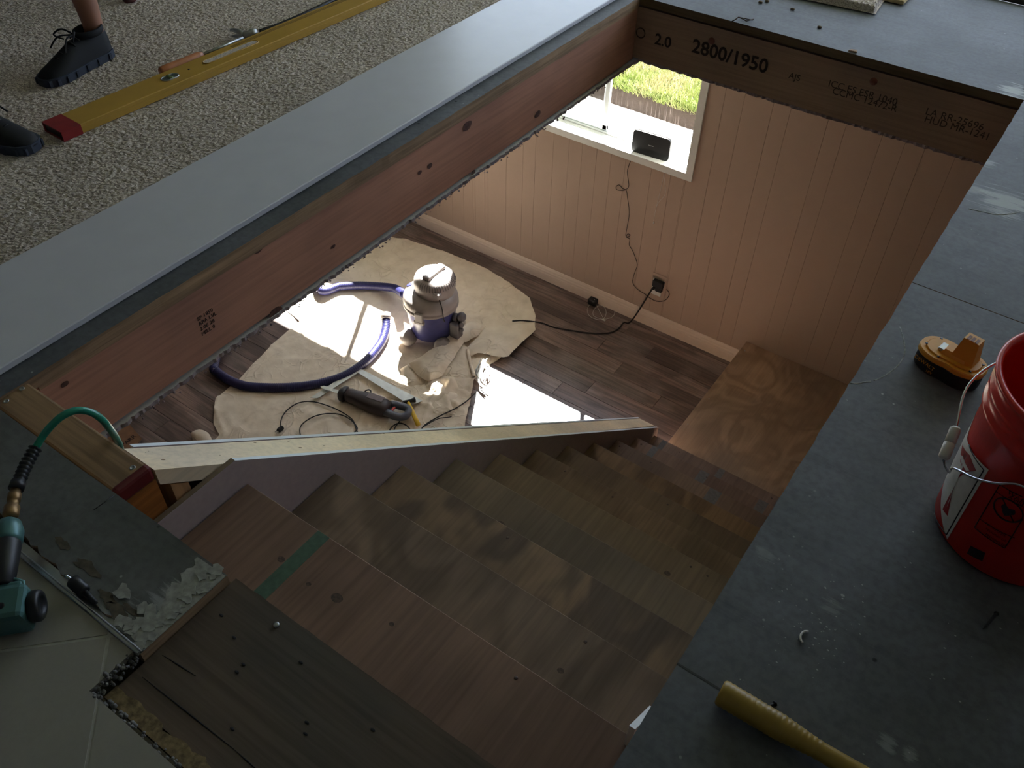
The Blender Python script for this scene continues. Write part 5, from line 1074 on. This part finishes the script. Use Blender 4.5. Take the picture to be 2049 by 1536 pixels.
# wire bail hanging low, with white grip
kb = []
g0 = Zp(1912, 858, .235); g1 = Zp(1889, 914, .205)
ear1 = BC + Vector((math.cos(math.radians(128)) * .158, math.sin(math.radians(128)) * .158, .30)); ear2 = BC + Vector((math.cos(math.radians(-52)) * .158, math.sin(math.radians(-52)) * .158, .30))
def surf(u, v, off): a, z = ah(u, v); a = math.radians(a); return BC + Vector(((rad(z) + off) * math.cos(a), (rad(z) + off) * math.sin(a), z))
pts = [ear1, BC + Vector((-.15, .08, .29)), BC + Vector((-.175, .02, .262)), g0, g1, surf(1903, 920, .022), surf(1925, 938, .014), surf(1960, 955, .008), surf(2000, 964, .006), surf(2044, 966, .006)]
z0_ = pts[-1].z; a0_ = math.degrees(math.atan2(pts[-1].y - BC.y, pts[-1].x - BC.x)) % 360
for f_ in (.3, .6, .85): a_ = math.radians(a0_ + (308 - a0_) * f_); pts.append(BC + Vector((.158 * math.cos(a_), .158 * math.sin(a_), z0_ + (.30 - z0_) * f_ ** 1.6)))
pts.append(ear2)
b = MB(); b.tube(smooth_path(pts, 6), .0022, 8); part(b, 'wire_handle', 'chrome', bk)
gd = (g1 - g0).normalized(); b = MB(); b.tube([g0 - gd * .004, g0, g0 + (g1 - g0) * .48, g0 + (g1 - g0) * .49, g0 + (g1 - g0) * .51, g0 + (g1 - g0) * .52, g1, g1 + gd * .004], [.006, .0095, .0095, .0080, .0080, .0095, .0098, .0065], 14); part(b, 'handle_grip', 'lwhite', bk, 'white handle grip')
for e_ in (ear1, ear2): b = MB(); b.ball(e_, .012, 10); part(b, 'handle_ear', 'bred', bk)
b = MB(); b.lathe([(.09, .0), (.10, .006), (.06, .02), (.001, .022)], BC + Vector((0, 0, .008)), n=20); part(b, 'scrap_rag', 'card', bk)
# ---------------- yellow handled hammer bottom right
A = Zp(1440, 1383, .026); Bq = Zp(1575, 1458, .026); Cq = Zp(1710, 1540, .022); dq = (Cq - A).normalized()
hm_ = thing('hammer', 'large framing hammer with ribbed mustard yellow handle in the near right corner', 'hammer', (A.x, A.y, .001))
M['must'] = plain('mustard_rubber', (156, 126, 50), .42, spec=.5, var=.10, vs=12)
n_ = 120; path = []; rr = []; Lh = (Cq - A).length; tot = .34
for i in range(n_):
    s_ = tot * i / (n_ - 1); path.append(A + dq * s_ + Vector((0, 0, -.003 * min(1, s_ / .2)))); t_ = s_ / tot
    r_ = .0215 - .0008 * math.sin(t_ * 6) - (.0065 * min(1, max(0, (s_ - .10) / .06))); 
    if i == 0: r_ = .017
    if i == 1: r_ = .021
    rr.append(r_ + (.0007 if (i % 3 == 0 and s_ < .17) else -.0003))
b = MB(); b.tube(path, rr, 16, flat=1.05); part(b, 'handle', 'must', hm_)
e_ = path[-1]; sdq = Vector((-dq.y, dq.x, 0)); b = MB(); b.tube([e_ - sdq * .02, e_ + sdq * .03, e_ + sdq * .035, e_ + sdq * .06], [.014, .012, .017, .018], 12); b.tube(smooth_path([e_ - sdq * .02, e_ - sdq * .06, e_ - sdq * .095 + dq * .0 - Vector((0, 0, .01))], 4), [.013, .012, .011, .010, .009, .007, .006, .005, .004], 8); part(b, 'hammer_head', 'steel', hm_)
# loose bits on the grey floor
def screw(u, v, ang, L, mat, lab, cat='screw'):
    p = Zp(u, v, .003); d = Vector((math.cos(ang), math.sin(ang), 0)); b = MB(); pts, rs__ = [], []
    for i in range(17): pts.append(p + d * (L * i / 16)); rs__.append(.0022 + (.0008 if i % 2 else 0) if i < 15 else .001)
    b.tube([p - d * .003, p - d * .0005, p], [.0045, .0045, .0022], 8); b.tube(pts, rs__, 8); solo(b, 'screw', mat, lab, cat)
screw(1993, 1228, math.radians(-104), .045, 'blackrub', 'dark screw lying below the red bucket')
screw(1549, 1408, math.radians(-120), .026, 'blackrub', 'short dark screw beside the yellow hammer handle')
b = MB(); p = Zp(1614, 1275, .003); b.tube([p + Vector((.010 * math.cos(a), .013 * math.sin(a), 0)) for a in [math.radians(100 + i * 16) for i in range(11)]], .002, 6); solo(b, 'plaster_curl', 'lwhite', 'small white curl of plaster on the grey plywood near the stairs edge', 'debris')
b = MB(); pts = [Zp(u, v, z) for u, v, z in ((1508, 38, .02), (1494, 42, .03), (1478, 34, .02), (1470, 40, .012), (1462, 44, .004))]; b.tube(pts, .0025, 5); pts = [Zp(u, v, .006) for u, v in ((1478, 34), (1490, 37), (1507, 40))]; b.tube(pts, .002, 5); solo(b, 'wood_splinter', M.setdefault('twig', plain('dark_splinter', (66, 52, 44), .9)), 'dark forked splinter on the far lip of the opening', 'debris')
b = MB(); p = Zp(1697, 103, .0); b.prism([p, p + Vector((.03, .004, 0)), p + Vector((.026, .02, 0)), p + Vector((.006, .014, 0))], (0, 0, .006)); solo(b, 'wood_chip', 'ply_edge', 'pale splintered wood chip on the far lip of the opening', 'debris')
for u, v in ((1522, 4), (1535, 2), (1586, 18), (1640, 54)):
    b = MB(); p = Zp(u, v, .004); b.ball(p, .008, 7, sx=1.3, sy=.9, sz=.6); solo(b, 'plaster_crumb', M.setdefault('lump', plain('brown_lump', (120, 100, 78), .9, var=.3)), 'small brown crumb of debris on the grey plywood by the carpet scrap', 'debris', group='crumbs by the carpet scrap')
b = MB(); M['spk'] = plain('pale_paint_drip', (150, 152, 150), .6)
for k in range(150):
    if k < 70: u, v = R.gauss(1620, 50), R.gauss(1240, 50)
    else: u, v = R.uniform(1480, 2040), R.uniform(380, 1530)
    p = Zp(u, v, .0003)
    if p.x < OX1 + .01 or (p - BC).xy.length < .16: continue
    r_ = R.uniform(.0006, .0022) if k else .004; n = 6; b.add([p + Vector((0, 0, .0004))] + [p + Vector((r_ * math.cos(a), r_ * math.sin(a) * .7, 0)) for a in [2 * math.pi * i / n for i in range(n)]], [(0, i + 1, (i + 1) % n + 1) for i in range(n)])
o = part(b, 'paint_drips', 'spk', fl); o['kind'] = 'stuff'
for k, (pts_, r_) in enumerate((([(1800, 654), (1808, 680), (1810, 705), (1802, 725), (1785, 742), (1765, 755), (1748, 762)], .0028), ([(1700, 766), (1715, 768), (1728, 765), (1742, 764)], .0035), ([(1938, 418), (1965, 424), (2000, 430), (2040, 425)], .0035), ([(1935, 400), (1960, 418), (1990, 432)], .0022))):   # plaster scrapes left on the plywood
    b = MB(); pts = [Zp(u, v, -.0012) for u, v in pts_]; b.tube(smooth_path(pts, 4), [r_ * (1 + .4 * noise.noise(Vector((i * .7, k, 0)))) for i in range(len(smooth_path(pts, 4)))], 6, flat=.6); part(b, 'plaster_scrape', M.setdefault('scr', plain('pale_plaster_scrape', (128, 130, 126), .9, var=.5, vs=140)), fl)
# saw kerf in the right floor sheet
b = MB(); a = Vector((OX1 + .0, .7562, .0002)); b.box((OX1 + .0, .7520, -.004), (-.085, .7558, .0004)); part(b, 'saw_kerf', 'black', fl)
p1, p2 = Zp(187, 1020, .0003), Zp(228, 991, .0003); b = MB(); b.tube([p1, p2], .0011, 4, flat=.4); part(b, 'saw_kerf', 'black', fl)
# nail heads on dark board
for u, v in ((553, 1250),):
    p = Zp(u, v, -.021); b = MB(); b.lathe([(.0055, 0), (.0055, .002), (.003, .003)], p, n=12); part(b, 'nail_head', 'steel', fl)
M['hole'] = plain('dark_nail_hole', (18, 15, 13), .9)
for u, v in ((443, 1231), (468, 1275), (487, 1329), (474, 1344), (602, 1325), (614, 1445), (611, 1468), (746, 1460), (465, 1458)):
    p = Zp(u, v, -.0216); b = MB(); b.lathe([(.003, 0), (.003, .0003)], p, n=7, sx=1.6, sy=.8); part(b, 'nail_hole', 'hole', fl)
for (u0, v0, u1, v1) in ((325, 1310, 392, 1352), (285, 1354, 470, 1500), (470, 1500, 520, 1545)):
    p, q = Zp(u0, v0, -.0217), Zp(u1, v1, -.0217); b = MB(); b.tube([p, p.lerp(q, .5), q], [.0004, .0014, .0005], 4, flat=.5); part(b, 'board_crack', 'hole', fl)
# ---------------- pneumatic tool, hose
zc = .075
tl = thing('air_tool', 'teal and black pneumatic tool with brass fitting on the tiles', 'air tool', tuple(Zp(15, 1150, 0) + Vector((0, 0, .002))))
q0 = Zp(70, 898, zc + .01); q1 = Zp(52, 930, zc + .006); q2 = Zp(36, 968, zc + .003); q3 = Zp(24, 1008, zc); q4 = Zp(20, 1036, zc); q5 = Zp(20, 1045, zc); q6 = Zp(15, 1090, zc); q7 = Zp(2, 1175, zc - .01)
sp_ = smooth_path([q0, q1, q2], 12); 
hs = thing('air_hose', 'green rubber air hose with black spring guard arching into the stairwell', 'hose', tuple(Vector((q0.x, q0.y, .002))))
pts = [q0, Zp(86, 872, .10), Zp(104, 850, .12), Zp(125, 832, .13), Zp(152, 821, .13), Zp(180, 824, .115), Zp(203, 838, .09), Zp(220, 858, .05), Zp(233, 877, -.02), Zp(240, 892, -.12), Zp(243, 906, -.35), Zp(243, 912, -.7)]
b = MB(); b.tube(smooth_path(pts, 6), .0072, 12); part(b, 'hose_tube', 'tealhose', hs)
rr = [.0125 if (i // 2) % 2 else .0088 for i in range(len(sp_))]; sp2, rr2 = ribbed(sp_, .0105, .009, .0022); b = MB(); b.tube(sp2, rr2, 12); b.tube([q2 - (q2 - q1).normalized() * .004, q2 + (q2 - q1).normalized() * .012], .0135, 14); part(b, 'spring_guard', 'black', hs, 'black spring guard')
dz = (q4 - q2).normalized(); a_ = q2 + (q2 - q1).normalized() * .010
b = MB(); b.tube([a_, a_.lerp(q4, .18), a_.lerp(q4, .2), a_.lerp(q4, .42), a_.lerp(q4, .44), a_.lerp(q4, .62), a_.lerp(q4, .64), a_.lerp(q4, .9), q4], [.009, .009, .0115, .0115, .010, .010, .0135, .0135, .011], 12); part(b, 'brass_fitting', 'brass', hs, 'brass coupling')
b = MB(); b.tube([q4, q4.lerp(q6, .12), q4.lerp(q6, .2)], [.007, .007, .014], 12); part(b, 'air_inlet', 'chrome', tl)
b = MB(); b.tube([q4.lerp(q6, .14), q4.lerp(q6, .22), q4.lerp(q6, .5), q4.lerp(q6, .85), q6], [.014, .0195, .0245, .024, .020], 18); part(b, 'tool_collar', 'teal', tl, 'teal collar')
b = MB(); b.tube([q6.lerp(q4, .12), q6, q6.lerp(q7, .5), q7.lerp(q6, .05), q7], [.0205, .0222, .0215, .020, .017], 18); part(b, 'grip', 'black', tl, 'black grip')
hc_ = Zp(18, 1215, .045); m4 = frame(hc_, (q7 - q6).cross(Vector((0, 0, 1))) * -1, (q7 - q6)); m4 = frame(Zp(20, 1218, .04), (Zp(70, 1210, .04) - Zp(20, 1218, .04)), (q6 - q7))
b = MB(); b.cbox((-.06, -.034, -.034), (.034, .030, .034), .010, M_=m4, smooth=False); b.cbox((-.06, .010, .0), (.024, .036, .030), .005, M_=m4); part(b, 'tool_head', 'teal', tl, 'teal tool head')
b = MB(); o_ = m4 @ Vector((.033, -.002, 0)); ax = (m4.to_3x3() @ Vector((1, 0, 0))); b.lathe([(.024, 0), (.027, .003), (.027, .014), (.024, .018), (.016, .019), (.015, .016), (.001, .016)], o_, ax, 20); part(b, 'end_cap', 'black', tl)
b = MB(); b.tube([m4 @ Vector(p) for p in ((-.05, .030, .022), (-.045, .042, .022), (.012, .042, .022), (.024, .036, .020), (.026, .02, .018))], .0032, 8); part(b, 'hook', 'teal', tl)
for x in (-.03, .0): b = MB(); b.lathe([(.006, 0), (.006, .0012), (.003, .0006)], m4 @ Vector((x, -.01, .0337)), m4.to_3x3() @ Vector((0, 0, 1)), 10); part(b, 'tool_bolt', 'black', tl)
# nut driver bit in the gap
k0 = Zp(129, 1150, .012); k1_ = Zp(146, 1162, .012); k2 = Zp(170, 1184, .012); k3 = Zp(192, 1206, .008)
db = thing('driver_bit', 'small silver tipped driver bit with black collar lying in the gap by the edging', 'drill bit', (k1_.x, k1_.y, .0))
b = MB(); b.tube([k0, k0.lerp(k1_, .3), k0.lerp(k1_, .35), k1_], [.002, .0035, .0028, .004], 8); part(b, 'bit_tip', 'chrome', db); b = MB(); b.tube([k1_, k1_.lerp(k2, .05), k1_.lerp(k2, .5), k1_.lerp(k2, .55), k1_.lerp(k2, .9), k2], [.010, .0125, .0125, .0115, .0125, .009], 12); part(b, 'collar', 'black', db)
b = MB(); b.tube([k2, k3], [.005, .0045], 8); part(b, 'bit_shank', 'blackrub', db)
